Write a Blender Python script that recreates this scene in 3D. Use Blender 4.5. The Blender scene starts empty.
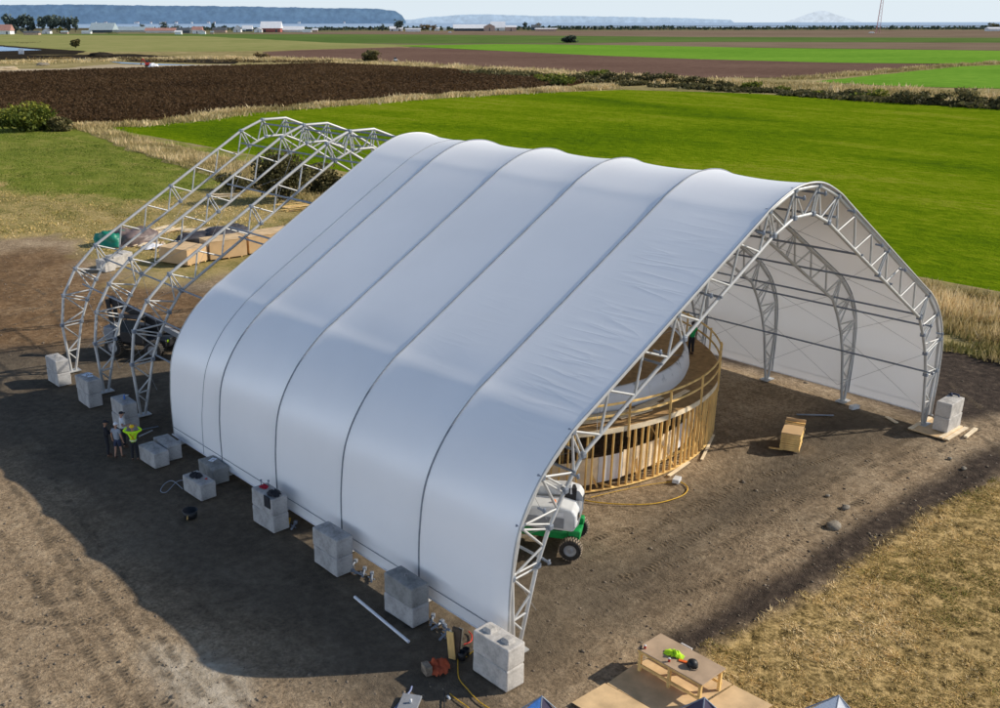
import bpy, bmesh, math, random
import numpy as np
from mathutils import Vector, Matrix, noise
random.seed(7); RNG = np.random.default_rng(11)
R = math.radians
sc = bpy.context.scene
col = sc.collection

# ------------------------------------------------------------------ camera (metres, building axis = +Y)
CAM = np.array([-34.336, -18.667, 19.239]); FPX = 985.19; PITCH = R(20.678); HEAD = R(40.8055); PCX, PCY = 431.8, 391.95
cd = bpy.data.cameras.new('camera'); cam = bpy.data.objects.new('camera', cd); col.objects.link(cam)
cam.location = CAM; cam.rotation_mode = 'XYZ'
cam.rotation_euler = (R(90) - PITCH, R(0.075), -HEAD)
cd.sensor_width = 36; cd.lens = 36 * FPX / 1000
cd.shift_x = (500 - PCX) / 1000; cd.shift_y = (PCY - 354) / 1000
cd.clip_start = 0.5; cd.clip_end = 60000
sc.camera = cam
FW = np.array([math.sin(HEAD), math.cos(HEAD)]); RT = np.array([math.cos(HEAD), -math.sin(HEAD)])

def gp(px, py, z=0.0):
    """survey helper: ground point (height z) seen at a pixel of the survey photo"""
    a = (px - PCX) / FPX; b = -(py - PCY) / FPX
    f = math.cos(PITCH) + b * math.sin(PITCH); u = -math.sin(PITCH) + b * math.cos(PITCH)
    t = (z - CAM[2]) / u
    p = CAM[:2] + (FW * f + RT * a) * t
    return (float(p[0]), float(p[1]))
def far(px, dist):
    a = (px - PCX) / FPX
    d = FW * math.cos(PITCH) * 1.0 + RT * a
    b = math.tan(PITCH) * math.cos(PITCH)
    f = math.cos(PITCH) + b * math.sin(PITCH)
    d = FW * f + RT * a
    p = CAM[:2] + d / f * dist
    return (float(p[0]), float(p[1]))

# ------------------------------------------------------------------ light
SUN = Vector((1.38, -0.88, 1.0)).normalized()
sl = bpy.data.lights.new('sun', 'SUN'); so = bpy.data.objects.new('sun', sl); col.objects.link(so)
sl.energy = 5.0; sl.angle = R(0.5); sl.color = (1.0, 0.92, 0.79)
so.rotation_mode = 'QUATERNION'; so.rotation_quaternion = (-SUN).to_track_quat('-Z', 'Y'); so.location = (60, -40, 60)
w = bpy.data.worlds.new('World'); sc.world = w; w.use_nodes = True
nt = w.node_tree; nt.nodes.clear()
sky = nt.nodes.new('ShaderNodeTexSky'); sky.sky_type = 'NISHITA'; sky.sun_disc = False
sky.sun_elevation = math.asin(SUN.z); sky.sun_rotation = math.atan2(SUN.x, SUN.y)
sky.altitude = 0; sky.air_density = 1.0; sky.dust_density = 0.15; sky.ozone_density = 3.0
bg = nt.nodes.new('ShaderNodeBackground'); bg.inputs['Strength'].default_value = 0.10
wo = nt.nodes.new('ShaderNodeOutputWorld')
# pale haze near the horizon, as on a clear humid morning
tcw = nt.nodes.new('ShaderNodeTexCoord'); sxw = nt.nodes.new('ShaderNodeSeparateXYZ'); nt.links.new(tcw.outputs['Generated'], sxw.inputs[0])
mrw = nt.nodes.new('ShaderNodeMapRange'); mrw.interpolation_type = 'SMOOTHSTEP'; nt.links.new(sxw.outputs[2], mrw.inputs[0])
mrw.inputs[1].default_value = -0.02; mrw.inputs[2].default_value = 0.20; mrw.inputs[3].default_value = 0.92; mrw.inputs[4].default_value = 0.0
mxw = nt.nodes.new('ShaderNodeMix'); mxw.data_type = 'RGBA'; nt.links.new(mrw.outputs[0], mxw.inputs[0]); nt.links.new(sky.outputs[0], mxw.inputs[6]); mxw.inputs[7].default_value = (7.5, 8.6, 9.6, 1)
# soft glow added around the unseen sun to brighten the tent roof
dtw = nt.nodes.new('ShaderNodeVectorMath'); dtw.operation = 'DOT_PRODUCT'; nt.links.new(tcw.outputs['Generated'], dtw.inputs[0]); dtw.inputs[1].default_value = SUN
mr2 = nt.nodes.new('ShaderNodeMapRange'); mr2.interpolation_type = 'SMOOTHSTEP'; nt.links.new(dtw.outputs['Value'], mr2.inputs[0])
mr2.inputs[1].default_value = 0.70; mr2.inputs[2].default_value = 1.0; mr2.inputs[3].default_value = 0.0; mr2.inputs[4].default_value = 1.0
glw = nt.nodes.new('ShaderNodeMix'); glw.data_type = 'RGBA'; glw.blend_type = 'ADD'; glw.inputs[0].default_value = 1.0
scw = nt.nodes.new('ShaderNodeVectorMath'); scw.operation = 'SCALE'; scw.inputs[0].default_value = (1.6, 1.5, 1.4); nt.links.new(mr2.outputs[0], scw.inputs['Scale'])
nt.links.new(mxw.outputs[2], glw.inputs[6]); nt.links.new(scw.outputs[0], glw.inputs[7])
# bright band added low in the unseen western (-X) sky to light the tent
azw = nt.nodes.new('ShaderNodeMapRange'); azw.interpolation_type = 'SMOOTHSTEP'; nt.links.new(sxw.outputs[0], azw.inputs[0])
azw.inputs[1].default_value = -0.02; azw.inputs[2].default_value = -0.45; azw.inputs[3].default_value = 0.0; azw.inputs[4].default_value = 1.0
elw = nt.nodes.new('ShaderNodeMapRange'); elw.interpolation_type = 'SMOOTHSTEP'; nt.links.new(sxw.outputs[2], elw.inputs[0])
elw.inputs[1].default_value = 0.30; elw.inputs[2].default_value = 0.14; elw.inputs[3].default_value = 0.0; elw.inputs[4].default_value = 1.0
bkw = nt.nodes.new('ShaderNodeMath'); bkw.operation = 'MULTIPLY'; nt.links.new(azw.outputs[0], bkw.inputs[0]); nt.links.new(elw.outputs[0], bkw.inputs[1])
clw = nt.nodes.new('ShaderNodeMix'); clw.data_type = 'RGBA'; nt.links.new(bkw.outputs[0], clw.inputs[0]); nt.links.new(glw.outputs[2], clw.inputs[6]); clw.inputs[7].default_value = (18.0, 20.5, 24.0, 1)
nt.links.new(clw.outputs[2], bg.inputs[0]); nt.links.new(bg.outputs[0], wo.inputs[0])
sc.view_settings.view_transform = 'Standard'; sc.view_settings.look = 'None'; sc.view_settings.exposure = 0
sc.render.engine = 'CYCLES'

# ------------------------------------------------------------------ materials
class NT:
    def __init__(s, name):
        s.m = bpy.data.materials.new(name); s.m.use_nodes = True; s.t = s.m.node_tree
        s.b = s.t.nodes['Principled BSDF']; s.out = s.t.nodes['Material Output']
    def n(s, t, **kw):
        x = s.t.nodes.new(t)
        for k, v in kw.items(): setattr(x, k, v)
        return x
    def l(s, a, b): s.t.links.new(a, b)
    def coord(s, kind='Object', scale=None):
        c = s.n('ShaderNodeTexCoord'); o = c.outputs[kind]
        if scale is not None:
            m = s.n('ShaderNodeMapping'); m.inputs['Scale'].default_value = scale; s.l(o, m.inputs[0]); o = m.outputs[0]
        return o
    def noise(s, vec, scale, detail=5, rough=0.55, dist=0.0):
        x = s.n('ShaderNodeTexNoise'); x.inputs['Scale'].default_value = scale; x.inputs['Detail'].default_value = detail
        x.inputs['Roughness'].default_value = rough; x.inputs['Distortion'].default_value = dist
        s.l(vec, x.inputs['Vector']); return x.outputs['Fac']
    def ramp(s, fac, stops):
        x = s.n('ShaderNodeValToRGB'); e = x.color_ramp.elements
        while len(e) < len(stops): e.new(0.5)
        for i, (p, c) in enumerate(stops):
            e[i].position = p; e[i].color = (c[0], c[1], c[2], 1) if not isinstance(c, (int, float)) else (c, c, c, 1)
        s.l(fac, x.inputs[0]); return x.outputs[0]
    def mix(s, fac, a, b, mode='MIX'):
        x = s.n('ShaderNodeMix', data_type='RGBA', blend_type=mode)
        for sock, v in ((x.inputs[0], fac), (x.inputs[6], a), (x.inputs[7], b)):
            if isinstance(v, (int, float)): sock.default_value = v
            elif isinstance(v, tuple): sock.default_value = (*v, 1)
            else: s.l(v, sock)
        return x.outputs[2]
    def math(s, op, a, b=None, clamp=False):
        x = s.n('ShaderNodeMath', operation=op, use_clamp=clamp)
        for i, v in enumerate((a, b)):
            if v is None: continue
            if isinstance(v, (int, float)): x.inputs[i].default_value = v
            else: s.l(v, x.inputs[i])
        return x.outputs[0]
    def attr(s, name):
        x = s.n('ShaderNodeAttribute'); x.attribute_name = name; return x.outputs['Fac']
    def bump(s, h, strength=0.5, dist=0.05, normal=None):
        x = s.n('ShaderNodeBump'); x.inputs['Strength'].default_value = strength; x.inputs['Distance'].default_value = dist
        s.l(h, x.inputs['Height'])
        if normal is not None: s.l(normal, x.inputs['Normal'])
        s.l(x.outputs[0], s.b.inputs['Normal']); return x.outputs[0]
    def base(s, c):
        if isinstance(c, tuple): s.b.inputs['Base Color'].default_value = (*c, 1)
        else: s.l(c, s.b.inputs['Base Color'])
    def set(s, rough=0.6, metal=0.0, spec=0.5):
        s.b.inputs['Roughness'].default_value = rough; s.b.inputs['Metallic'].default_value = metal
        s.b.inputs['Specular IOR Level'].default_value = spec

def simple(name, c, rough=0.6, metal=0.0, var=0.25, scale=6.0, bump=0.0, spec=0.4, stretch=None):
    k = NT(name); k.set(rough, metal, spec)
    v = k.coord('Object', stretch)
    f = k.noise(v, scale, 4)
    lo = tuple(x * (1 - var) for x in c); hi = tuple(min(1, x * (1 + var)) for x in c)
    k.base(k.ramp(f, [(0.3, lo), (0.7, hi)]))
    if bump: k.bump(k.noise(v, scale * 3, 5), bump, 0.02)
    return k.m

M = {}
M['steel'] = simple('galvanised_steel', (0.50, 0.50, 0.49), 0.45, 0.15, 0.12, 1.5)
M['steel_dark'] = simple('purlin_steel', (0.22, 0.25, 0.30), 0.5, 0.3, 0.15, 2)
M['cable'] = simple('cable_steel', (0.30, 0.30, 0.31), 0.5, 0.3)
M['seam'] = simple('seam_webbing', (0.23, 0.25, 0.28), 0.6, 0, 0.2, 3)
M['lumber'] = simple('new_lumber', (0.84, 0.53, 0.20), 0.7, 0, 0.3, 2.5, 0.1, stretch=(1, 1, 0.3))
M['lumber_pale'] = simple('pale_lumber', (0.84, 0.68, 0.46), 0.7, 0, 0.2, 2)
M['plywood'] = simple('plywood', (0.66, 0.46, 0.25), 0.65, 0, 0.22, 1.6, 0.05)
M['osb'] = simple('deck_board', (0.36, 0.22, 0.09), 0.8, 0, 0.3, 3)
M['white_sheet'] = simple('white_panel', (0.74, 0.74, 0.76), 0.5, 0, 0.07, 2)
M['black'] = simple('black_plastic', (0.018, 0.018, 0.02), 0.5)
M['rubber'] = simple('tyre_rubber', (0.035, 0.032, 0.03), 0.85, 0, 0.4, 10)
M['rubber_dusty'] = simple('dusty_rubber', (0.24, 0.19, 0.14), 0.9, 0, 0.5, 6)
M['rim'] = simple('grey_rim', (0.33, 0.34, 0.36), 0.5)
M['white_paint'] = simple('white_paint', (0.62, 0.63, 0.64), 0.35, 0, 0.1, 3)
M['grey_paint'] = simple('grey_paint', (0.24, 0.25, 0.27), 0.45, 0, 0.1)
M['green_paint'] = simple('green_paint', (0.01, 0.28, 0.07), 0.4, 0, 0.15)
M['red'] = simple('red_paint', (0.5, 0.03, 0.02), 0.5)
M['orange'] = simple('orange_plastic', (0.75, 0.17, 0.01), 0.6)
M['yellow_cord'] = simple('yellow_cord', (0.62, 0.36, 0.02), 0.6)
M['blue_hose'] = simple('grey_blue_hose', (0.22, 0.26, 0.42), 0.5)
M['hivis'] = simple('hivis_fabric', (0.50, 0.85, 0.02), 0.8, 0, 0.1)
M['hivis_orange'] = simple('orange_strip', (0.85, 0.14, 0.02), 0.7)
M['silver_strip'] = simple('silver_strip', (0.65, 0.65, 0.6), 0.4)
M['hardhat'] = simple('yellow_hard_hat', (0.8, 0.5, 0.0), 0.35)
M['skin'] = simple('skin', (0.45, 0.25, 0.17), 0.6, 0, 0.1)
M['skin2'] = simple('skin_tan', (0.33, 0.18, 0.11), 0.6, 0, 0.1)
M['hair'] = simple('dark_hair', (0.03, 0.02, 0.015), 0.7)
M['white_cloth'] = simple('white_cloth', (0.75, 0.76, 0.8), 0.85, 0, 0.06)
M['grey_cloth'] = simple('grey_cloth', (0.30, 0.33, 0.38), 0.85, 0, 0.08)
M['black_cloth'] = simple('black_cloth', (0.02, 0.02, 0.025), 0.85, 0, 0.1)
M['denim'] = simple('dark_denim', (0.03, 0.04, 0.08), 0.85, 0, 0.15)
M['green_cloth'] = simple('green_cloth', (0.01, 0.28, 0.07), 0.85, 0, 0.1)
M['boot'] = simple('brown_boot', (0.09, 0.05, 0.03), 0.7)
M['purple_cloth'] = simple('dark_purple_canopy', (0.045, 0.035, 0.075), 0.6, 0, 0.15)
M['blue_tarp'] = simple('blue_canopy', (0.10, 0.33, 0.80), 0.45, 0, 0.25, 7, 0.3)
M['canopy_white'] = simple('white_canopy', (0.80, 0.81, 0.84), 0.5, 0, 0.04)
M['green_tarp'] = simple('green_tarp', (0.01, 0.19, 0.12), 0.45, 0, 0.25, 2, 0.4)
M['brown_tarp'] = simple('brown_tarp', (0.15, 0.11, 0.10), 0.5, 0, 0.5, 1.5, 0.5)
M['dark_tarp'] = simple('dark_tarp', (0.05, 0.045, 0.05), 0.5, 0, 0.5, 2, 0.5)
M['crate'] = simple('crate_plywood', (0.56, 0.37, 0.19), 0.7, 0, 0.14, 0.8)
M['orange_cloth'] = simple('orange_cloth', (0.42, 0.08, 0.03), 0.8, 0, 0.3, 4, 0.4)
M['red_cloth'] = simple('red_cloth', (0.35, 0.01, 0.03), 0.8)
M['rock'] = simple('rock', (0.22, 0.19, 0.15), 0.9, 0, 0.3, 5, 0.5)
M['paper'] = simple('paper', (0.7, 0.76, 0.85), 0.6, 0, 0.05)
M['blue_plastic'] = simple('blue_plastic', (0.05, 0.15, 0.45), 0.4)
M['bark'] = simple('bark', (0.09, 0.065, 0.045), 0.9, 0, 0.3, 4, 0.5)
M['barn_red'] = simple('barn_red', (0.33, 0.10, 0.08), 0.7, 0, 0.15, .5)
M['roof_white'] = simple('white_roof', (0.74, 0.75, 0.77), 0.5, 0, 0.06, .2)
M['roof_grey'] = simple('grey_roof', (0.34, 0.41, 0.44), 0.5, 0, 0.1, .2)
M['roof_dark'] = simple('dark_roof', (0.09, 0.10, 0.11), 0.7, 0, 0.2, .3)
M['roof_red'] = simple('red_roof', (0.42, 0.22, 0.18), 0.7, 0, 0.15, .3)
M['wall_white'] = simple('white_wall', (0.72, 0.72, 0.72), 0.7, 0, 0.06, .4)
M['wall_tan'] = simple('tan_wall', (0.46, 0.33, 0.26), 0.7, 0, 0.1, .4)
M['wall_dark'] = simple('dark_wall', (0.06, 0.08, 0.10), 0.7, 0, 0.2, .4)
M['window'] = simple('window_glass', (0.03, 0.04, 0.05), 0.15)
M['mast'] = simple('mast_paint', (0.45, 0.22, 0.22), 0.5)

# concrete
def concrete(name, c):
    k = NT(name); k.set(0.9, 0, 0.25); v = k.coord('Object')
    a = k.noise(v, 1.6, 6, 0.65); b = k.noise(v, 14, 4, 0.6)
    c1 = k.ramp(a, [(0.30, tuple(x * 0.62 for x in c)), (0.5, c), (0.72, tuple(min(1, x * 1.2) for x in c))])
    st = k.ramp(k.noise(k.coord('Object', (2.2, 2.2, 0.7)), 1.3, 5, 0.7, 0.8), [(0.60, 0.0), (0.68, 1.0)])
    c2 = k.mix(k.math('MULTIPLY', st, 0.55), c1, tuple(x * 0.4 for x in c))
    k.base(k.mix(0.10, c2, k.ramp(b, [(0.35, 0.1), (0.65, 0.9)]), 'OVERLAY'))
    k.bump(k.math('ADD', b, a), 0.35, 0.02); return k.m
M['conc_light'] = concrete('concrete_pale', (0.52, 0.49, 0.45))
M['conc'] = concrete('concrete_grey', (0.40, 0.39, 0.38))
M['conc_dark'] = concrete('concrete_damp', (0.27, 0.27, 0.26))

# tent fabric: glossy white PVC, a little light passes through
def fabric(name, tint, wr=0.075):
    k = NT(name); k.set(0.36, 0, 0.8)
    v = k.coord('Object')
    f = k.noise(v, 0.25, 4)
    k.base(k.ramp(f, [(0.3, tuple(x * 0.95 for x in tint)), (0.7, tint)]))
    uv = k.n('ShaderNodeUVMap'); mp = k.n('ShaderNodeMapping'); mp.inputs['Scale'].default_value = (30.0, 3.6, 1)
    mp.inputs['Rotation'].default_value = (0, 0, R(4)); k.l(uv.outputs[0], mp.inputs[0])
    wn = k.noise(mp.outputs[0], 0.55, 2, 0.4, 0.2)
    ridg = k.math('ABSOLUTE', k.math('SUBTRACT', wn, 0.5)); ridg = k.math('POWER', k.math('SUBTRACT', 1.0, k.math('MULTIPLY', ridg, 5.0), True), 3.0)
    msk = k.attr('wrinkle')
    h = k.math('MULTIPLY', ridg, msk)
    h2 = k.math('MULTIPLY', k.noise(v, 0.5, 2, 0.5), 0.06)
    nrm = k.bump(k.math('ADD', h, h2), wr, 0.10)
    tr = k.n('ShaderNodeBsdfTranslucent'); tr.inputs[0].default_value = (0.78, 0.76, 0.76, 1)
    mx = k.n('ShaderNodeMixShader'); k.l(k.attr('thin'), mx.inputs[0])
    k.l(k.b.outputs[0], mx.inputs[1]); k.l(tr.outputs[0], mx.inputs[2]); k.l(mx.outputs[0], k.out.inputs[0])
    return k.m
M['fabric'] = fabric('tent_fabric', (0.94, 0.935, 0.93))

# leaves / grass blades tinted by a per-blade attribute
def leafy(name, stops, trans=0.25, rough=0.7):
    k = NT(name); k.set(rough, 0, 0.2)
    c = k.ramp(k.attr('tint'), stops); k.base(c)
    tr = k.n('ShaderNodeBsdfTranslucent'); k.l(c, tr.inputs[0])
    mx = k.n('ShaderNodeMixShader'); mx.inputs[0].default_value = trans
    k.l(k.b.outputs[0], mx.inputs[1]); k.l(tr.outputs[0], mx.inputs[2]); k.l(mx.outputs[0], k.out.inputs[0]); return k.m
M['grass_dry'] = leafy('dry_grass_blades', [(0, (0.10, 0.11, 0.02)), (0.22, (0.22, 0.22, 0.04)), (0.42, (0.46, 0.34, 0.11)), (0.75, (0.74, 0.53, 0.22)), (1, (0.92, 0.72, 0.40))], .2)
M['grass_tall'] = leafy('tall_grass_blades', [(0, (0.150, 0.150, 0.045)), (0.3, (0.300, 0.240, 0.090)), (0.6, (0.540, 0.420, 0.195)), (1, (0.825, 0.660, 0.390))])
M['grass_green'] = leafy('green_grass_blades', [(0, (0.08, 0.12, 0.015)), (0.5, (0.18, 0.23, 0.03)), (1, (0.36, 0.33, 0.09))])
M['leaf_green'] = leafy('green_leaves', [(0, (0.035, 0.05, 0.012)), (0.5, (0.12, 0.15, 0.02)), (1, (0.36, 0.34, 0.05))])
M['leaf_olive'] = leafy('olive_leaves', [(0, (0.03, 0.032, 0.015)), (0.5, (0.105, 0.095, 0.035)), (1, (0.24, 0.20, 0.08))])
M['leaf_dark'] = leafy('dark_leaves', [(0, (0.022, 0.035, 0.028)), (0.5, (0.045, 0.07, 0.05)), (1, (0.09, 0.115, 0.07))])
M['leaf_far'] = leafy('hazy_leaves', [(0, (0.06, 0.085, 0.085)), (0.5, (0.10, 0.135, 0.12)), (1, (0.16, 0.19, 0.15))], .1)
M['leaf_rust'] = leafy('autumn_leaves', [(0, (0.06, 0.05, 0.03)), (0.5, (0.16, 0.11, 0.05)), (1, (0.28, 0.2, 0.07))])
M['leaf_berry'] = leafy('berry_leaves', [(0, (0.052, 0.029, 0.013)), (0.5, (0.090, 0.050, 0.022)), (1, (0.14, 0.082, 0.038))], 0.45)

# ------------------------------------------------------------------ object helpers
def link(o, parent=None):
    col.objects.link(o)
    if parent is not None: o.parent = parent
    return o
def tag(o, label=None, cat=None, group=None, kind=None):
    if label: o['label'] = label
    if cat: o['category'] = cat
    if group: o['group'] = group
    if kind: o['kind'] = kind
    return o
def thing(name, label, cat, loc=(0, 0, 0), rz=0.0, group=None):
    o = bpy.data.objects.new(name, None); o.location = loc; o.rotation_euler = (0, 0, rz); o.empty_display_size = 0.3
    link(o); return tag(o, label, cat, group)
def dup(o, parent=None, loc=None, rz=None, label=None):
    c = o.copy(); link(c, parent)
    if loc is not None: c.location = loc
    if rz is not None: c.rotation_euler = (0, 0, rz)
    if label: c['label'] = label
    for ch in list(o.children): dup(ch, c)
    return c
def mesh_np(name, V, F, mats, parent=None, tint=None, smooth=False):
    me = bpy.data.meshes.new(name)
    V = np.asarray(V, np.float32); F = np.asarray(F, np.int32); k = F.shape[1]
    me.vertices.add(len(V)); me.vertices.foreach_set('co', V.ravel())
    me.loops.add(F.size); me.loops.foreach_set('vertex_index', F.ravel())
    me.polygons.add(len(F)); me.polygons.foreach_set('loop_start', np.arange(0, F.size, k, dtype=np.int32))
    if tint is not None:
        a = me.attributes.new('tint', 'FLOAT', 'POINT'); a.data.foreach_set('value', np.asarray(tint, np.float32))
    me.update(calc_edges=True)
    if smooth: me.polygons.foreach_set('use_smooth', np.ones(len(F), bool))
    for m in (mats if isinstance(mats, (list, tuple)) else [mats]): me.materials.append(m)
    return link(bpy.data.objects.new(name, me), parent)

class MB:
    """collects primitives and builds ONE mesh object"""
    def __init__(s): s.v = []; s.f = []; s.mi = []; s.sm = []; s.cur = 0
    def add(s, vs, fs, smooth=False):
        n = len(s.v); s.v += [tuple(v) for v in vs]
        for f in fs: s.f.append(tuple(i + n for i in f)); s.mi.append(s.cur); s.sm.append(smooth)
        return s
    def box(s, c, size, rz=0.0, rx=0.0, ry=0.0, bev=0.0):
        m = Matrix.Translation(c) @ Matrix.Rotation(rz, 4, 'Z') @ Matrix.Rotation(ry, 4, 'Y') @ Matrix.Rotation(rx, 4, 'X')
        x, y, z = (q / 2 for q in size)
        if bev > 0:
            bm = bmesh.new(); bmesh.ops.create_cube(bm, size=1.0)
            for v in bm.verts: v.co = Vector((v.co.x * size[0], v.co.y * size[1], v.co.z * size[2]))
            bmesh.ops.bevel(bm, geom=list(bm.edges), offset=bev, segments=2, profile=0.5, affect='EDGES')
            bm.verts.index_update(); s.add([m @ v.co for v in bm.verts], [[v.index for v in f.verts] for f in bm.faces]); bm.free(); return s
        vs = [m @ Vector((a * x, b * y, c_ * z)) for c_ in (-1, 1) for b in (-1, 1) for a in (-1, 1)]
        return s.add(vs, [(0, 2, 3, 1), (4, 5, 7, 6), (0, 1, 5, 4), (2, 6, 7, 3), (0, 4, 6, 2), (1, 3, 7, 5)])
    def bar(s, p0, p1, w_, h_):
        """rectangular timber from p0 to p1"""
        p0 = Vector(p0); p1 = Vector(p1); d = p1 - p0; L = d.length; d.normalize()
        up = Vector((0, 0, 1)) if abs(d.z) < 0.95 else Vector((math.cos(0.3), math.sin(0.3), 0))
        a = d.cross(up).normalized(); b = a.cross(d).normalized()
        vs = []
        for p in (p0, p1):
            for (i, j) in ((-1, -1), (1, -1), (1, 1), (-1, 1)): vs.append(p + a * i * w_ / 2 + b * j * h_ / 2)
        return s.add(vs, [(3, 2, 1, 0), (4, 5, 6, 7), (0, 1, 5, 4), (1, 2, 6, 5), (2, 3, 7, 6), (3, 0, 4, 7)])
    def tube(s, pts, r, n=8, cap=True):
        pts = [Vector(p) for p in pts]; rs = r if isinstance(r, (list, tuple)) else [r] * len(pts)
        rings = []; prev = None
        for i, p in enumerate(pts):
            d = (pts[min(i + 1, len(pts) - 1)] - pts[max(i - 1, 0)]).normalized()
            if prev is None:
                up = Vector((0, 0, 1)) if abs(d.z) < 0.9 else Vector((0, 1, 0)); a = d.cross(up).normalized()
            else:
                a = (prev - d * prev.dot(d)).normalized()
            prev = a; b = d.cross(a)
            rings.append([p + (a * math.cos(2 * math.pi * k / n) + b * math.sin(2 * math.pi * k / n)) * rs[i] for k in range(n)])
        vs = [v for rg in rings for v in rg]; fs = []
        for i in range(len(pts) - 1):
            for k in range(n):
                k2 = (k + 1) % n; fs.append((i * n + k, i * n + k2, (i + 1) * n + k2, (i + 1) * n + k))
        s.add(vs, fs, True)
        if cap:
            m = len(vs); s.add(rings[0], [tuple(range(n))[::-1]]); s.add(rings[-1], [tuple(range(n))])
        return s
    def lathe(s, prof, n=24, c=(0, 0, 0), mtx=None, smooth=True):
        vs = []; fs = []; m = mtx or Matrix.Identity(4)
        for (r_, z_) in prof:
            for k in range(n):
                a = 2 * math.pi * k / n; vs.append(Vector(c) + m @ Vector((r_ * math.cos(a), r_ * math.sin(a), z_)))
        for i in range(len(prof) - 1):
            for k in range(n):
                k2 = (k + 1) % n; fs.append((i * n + k, i * n + k2, (i + 1) * n + k2, (i + 1) * n + k))
        return s.add(vs, fs, smooth)
    def ball(s, c, r, n=12, sq=(1, 1, 1)):
        prof = [(max(1e-3, math.sin(math.pi * i / (n // 2))) * r, -math.cos(math.pi * i / (n // 2)) * r) for i in range(n // 2 + 1)]
        return s.lathe(prof, n, c, Matrix.Diagonal((*sq, 1)))
    def prism(s, poly, z0, z1):
        n = len(poly); vs = [(x, y, z0) for x, y in poly] + [(x, y, z1) for x, y in poly]
        return s.add(vs, [tuple(range(n))[::-1], tuple(range(n, 2 * n))] + [(i, (i + 1) % n, n + (i + 1) % n, n + i) for i in range(n)])
    def build(s, name, mats, parent=None, label=None):
        me = bpy.data.meshes.new(name); me.from_pydata(s.v, [], s.f); me.update()
        for m in (mats if isinstance(mats, (list, tuple)) else [mats]): me.materials.append(m)
        me.polygons.foreach_set('material_index', s.mi); me.polygons.foreach_set('use_smooth', s.sm)
        o = link(bpy.data.objects.new(name, me), parent)
        if label: o['label'] = label
        return o

def inside(P, poly):
    x, y = P[:, 0], P[:, 1]; r = np.zeros(len(P), bool); n = len(poly)
    for i in range(n):
        x0, y0 = poly[i]; x1, y1 = poly[(i + 1) % n]
        c = ((y0 > y) != (y1 > y)); 
        with np.errstate(divide='ignore', invalid='ignore'): r ^= c & (x < (x1 - x0) * (y - y0) / (y1 - y0 + 1e-12) + x0)
    return r
def sdist(P, poly):
    d = np.full(len(P), 1e9); n = len(poly)
    for i in range(n):
        a = np.array(poly[i]); b = np.array(poly[(i + 1) % n]); ab = b - a
        t = np.clip(((P - a) @ ab) / (ab @ ab + 1e-9), 0, 1); d = np.minimum(d, np.linalg.norm(P - (a + t[:, None] * ab), axis=1))
    return np.where(inside(P, poly), d, -d)
def smooth01(x, a, b): t = np.clip((x - a) / (b - a), 0, 1); return t * t * (3 - 2 * t)
def vnoise(P, s, seed=0):
    """cheap smooth 2-D value noise in numpy"""
    q = P / s; i = np.floor(q).astype(np.int64); f = q - i; f = f * f * (3 - 2 * f)
    def h(a, b): 
        v = (a * 374761393 + b * 668265263 + seed * 1442695041) & 0x7fffffff
        v = ((v ^ (v >> 13)) * 1274126177) & 0x7fffffff
        return ((v ^ (v >> 16)) & 0xffff) / 65535.0
    a, b = i[:, 0], i[:, 1]
    return (h(a, b) * (1 - f[:, 0]) + h(a + 1, b) * f[:, 0]) * (1 - f[:, 1]) + (h(a, b + 1) * (1 - f[:, 0]) + h(a + 1, b + 1) * f[:, 0]) * f[:, 1]
def fbm(P, s, seed=0, o=4):
    r = 0; a = 0.5; t = 0
    for k in range(o): r = r + a * vnoise(P, s / 2 ** k, seed + k); t += a; a *= 0.5
    return r / t
def scatter(poly, n):
    P = np.array(poly); lo, hi = P.min(0), P.max(0); out = []
    tot = 0
    while tot < n:
        q = RNG.uniform(lo, hi, (n * 2, 2)); q = q[inside(q, poly)]; out.append(q); tot += len(q)
    return np.concatenate(out)[:n]
# ------------------------------------------------------------------ ground and fields
def leaf_quads(C, size, up=0.0):
    n = len(C); a = RNG.normal(size=(n, 3)); a /= np.linalg.norm(a, axis=1)[:, None]
    b = RNG.normal(size=(n, 3)); b -= a * (a * b).sum(1)[:, None]; b /= np.linalg.norm(b, axis=1)[:, None]
    s = (np.asarray(size) * np.ones(n))[:, None] * 0.5
    V = np.stack([C - a * s - b * s * .7, C + a * s - b * s * .7, C + a * s + b * s * .7, C - a * s + b * s * .7], 1).reshape(-1, 3)
    return V, np.arange(4 * n).reshape(n, 4)
def blades(P, h, wd, z0, lean=0.5):
    n = len(P); th = RNG.uniform(0, 2 * np.pi, n); d = np.stack([np.cos(th), np.sin(th)], 1)
    l = RNG.normal(size=(n, 2)) * (lean * h)[:, None]
    V = np.zeros((n, 3, 3), np.float32)
    V[:, 0, :2] = P - d * wd[:, None] / 2; V[:, 1, :2] = P + d * wd[:, None] / 2; V[:, 2, :2] = P + l
    V[:, 0, 2] = V[:, 1, 2] = z0; V[:, 2, 2] = z0 + h
    return V.reshape(-1, 3), np.arange(3 * n).reshape(n, 3)
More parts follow.
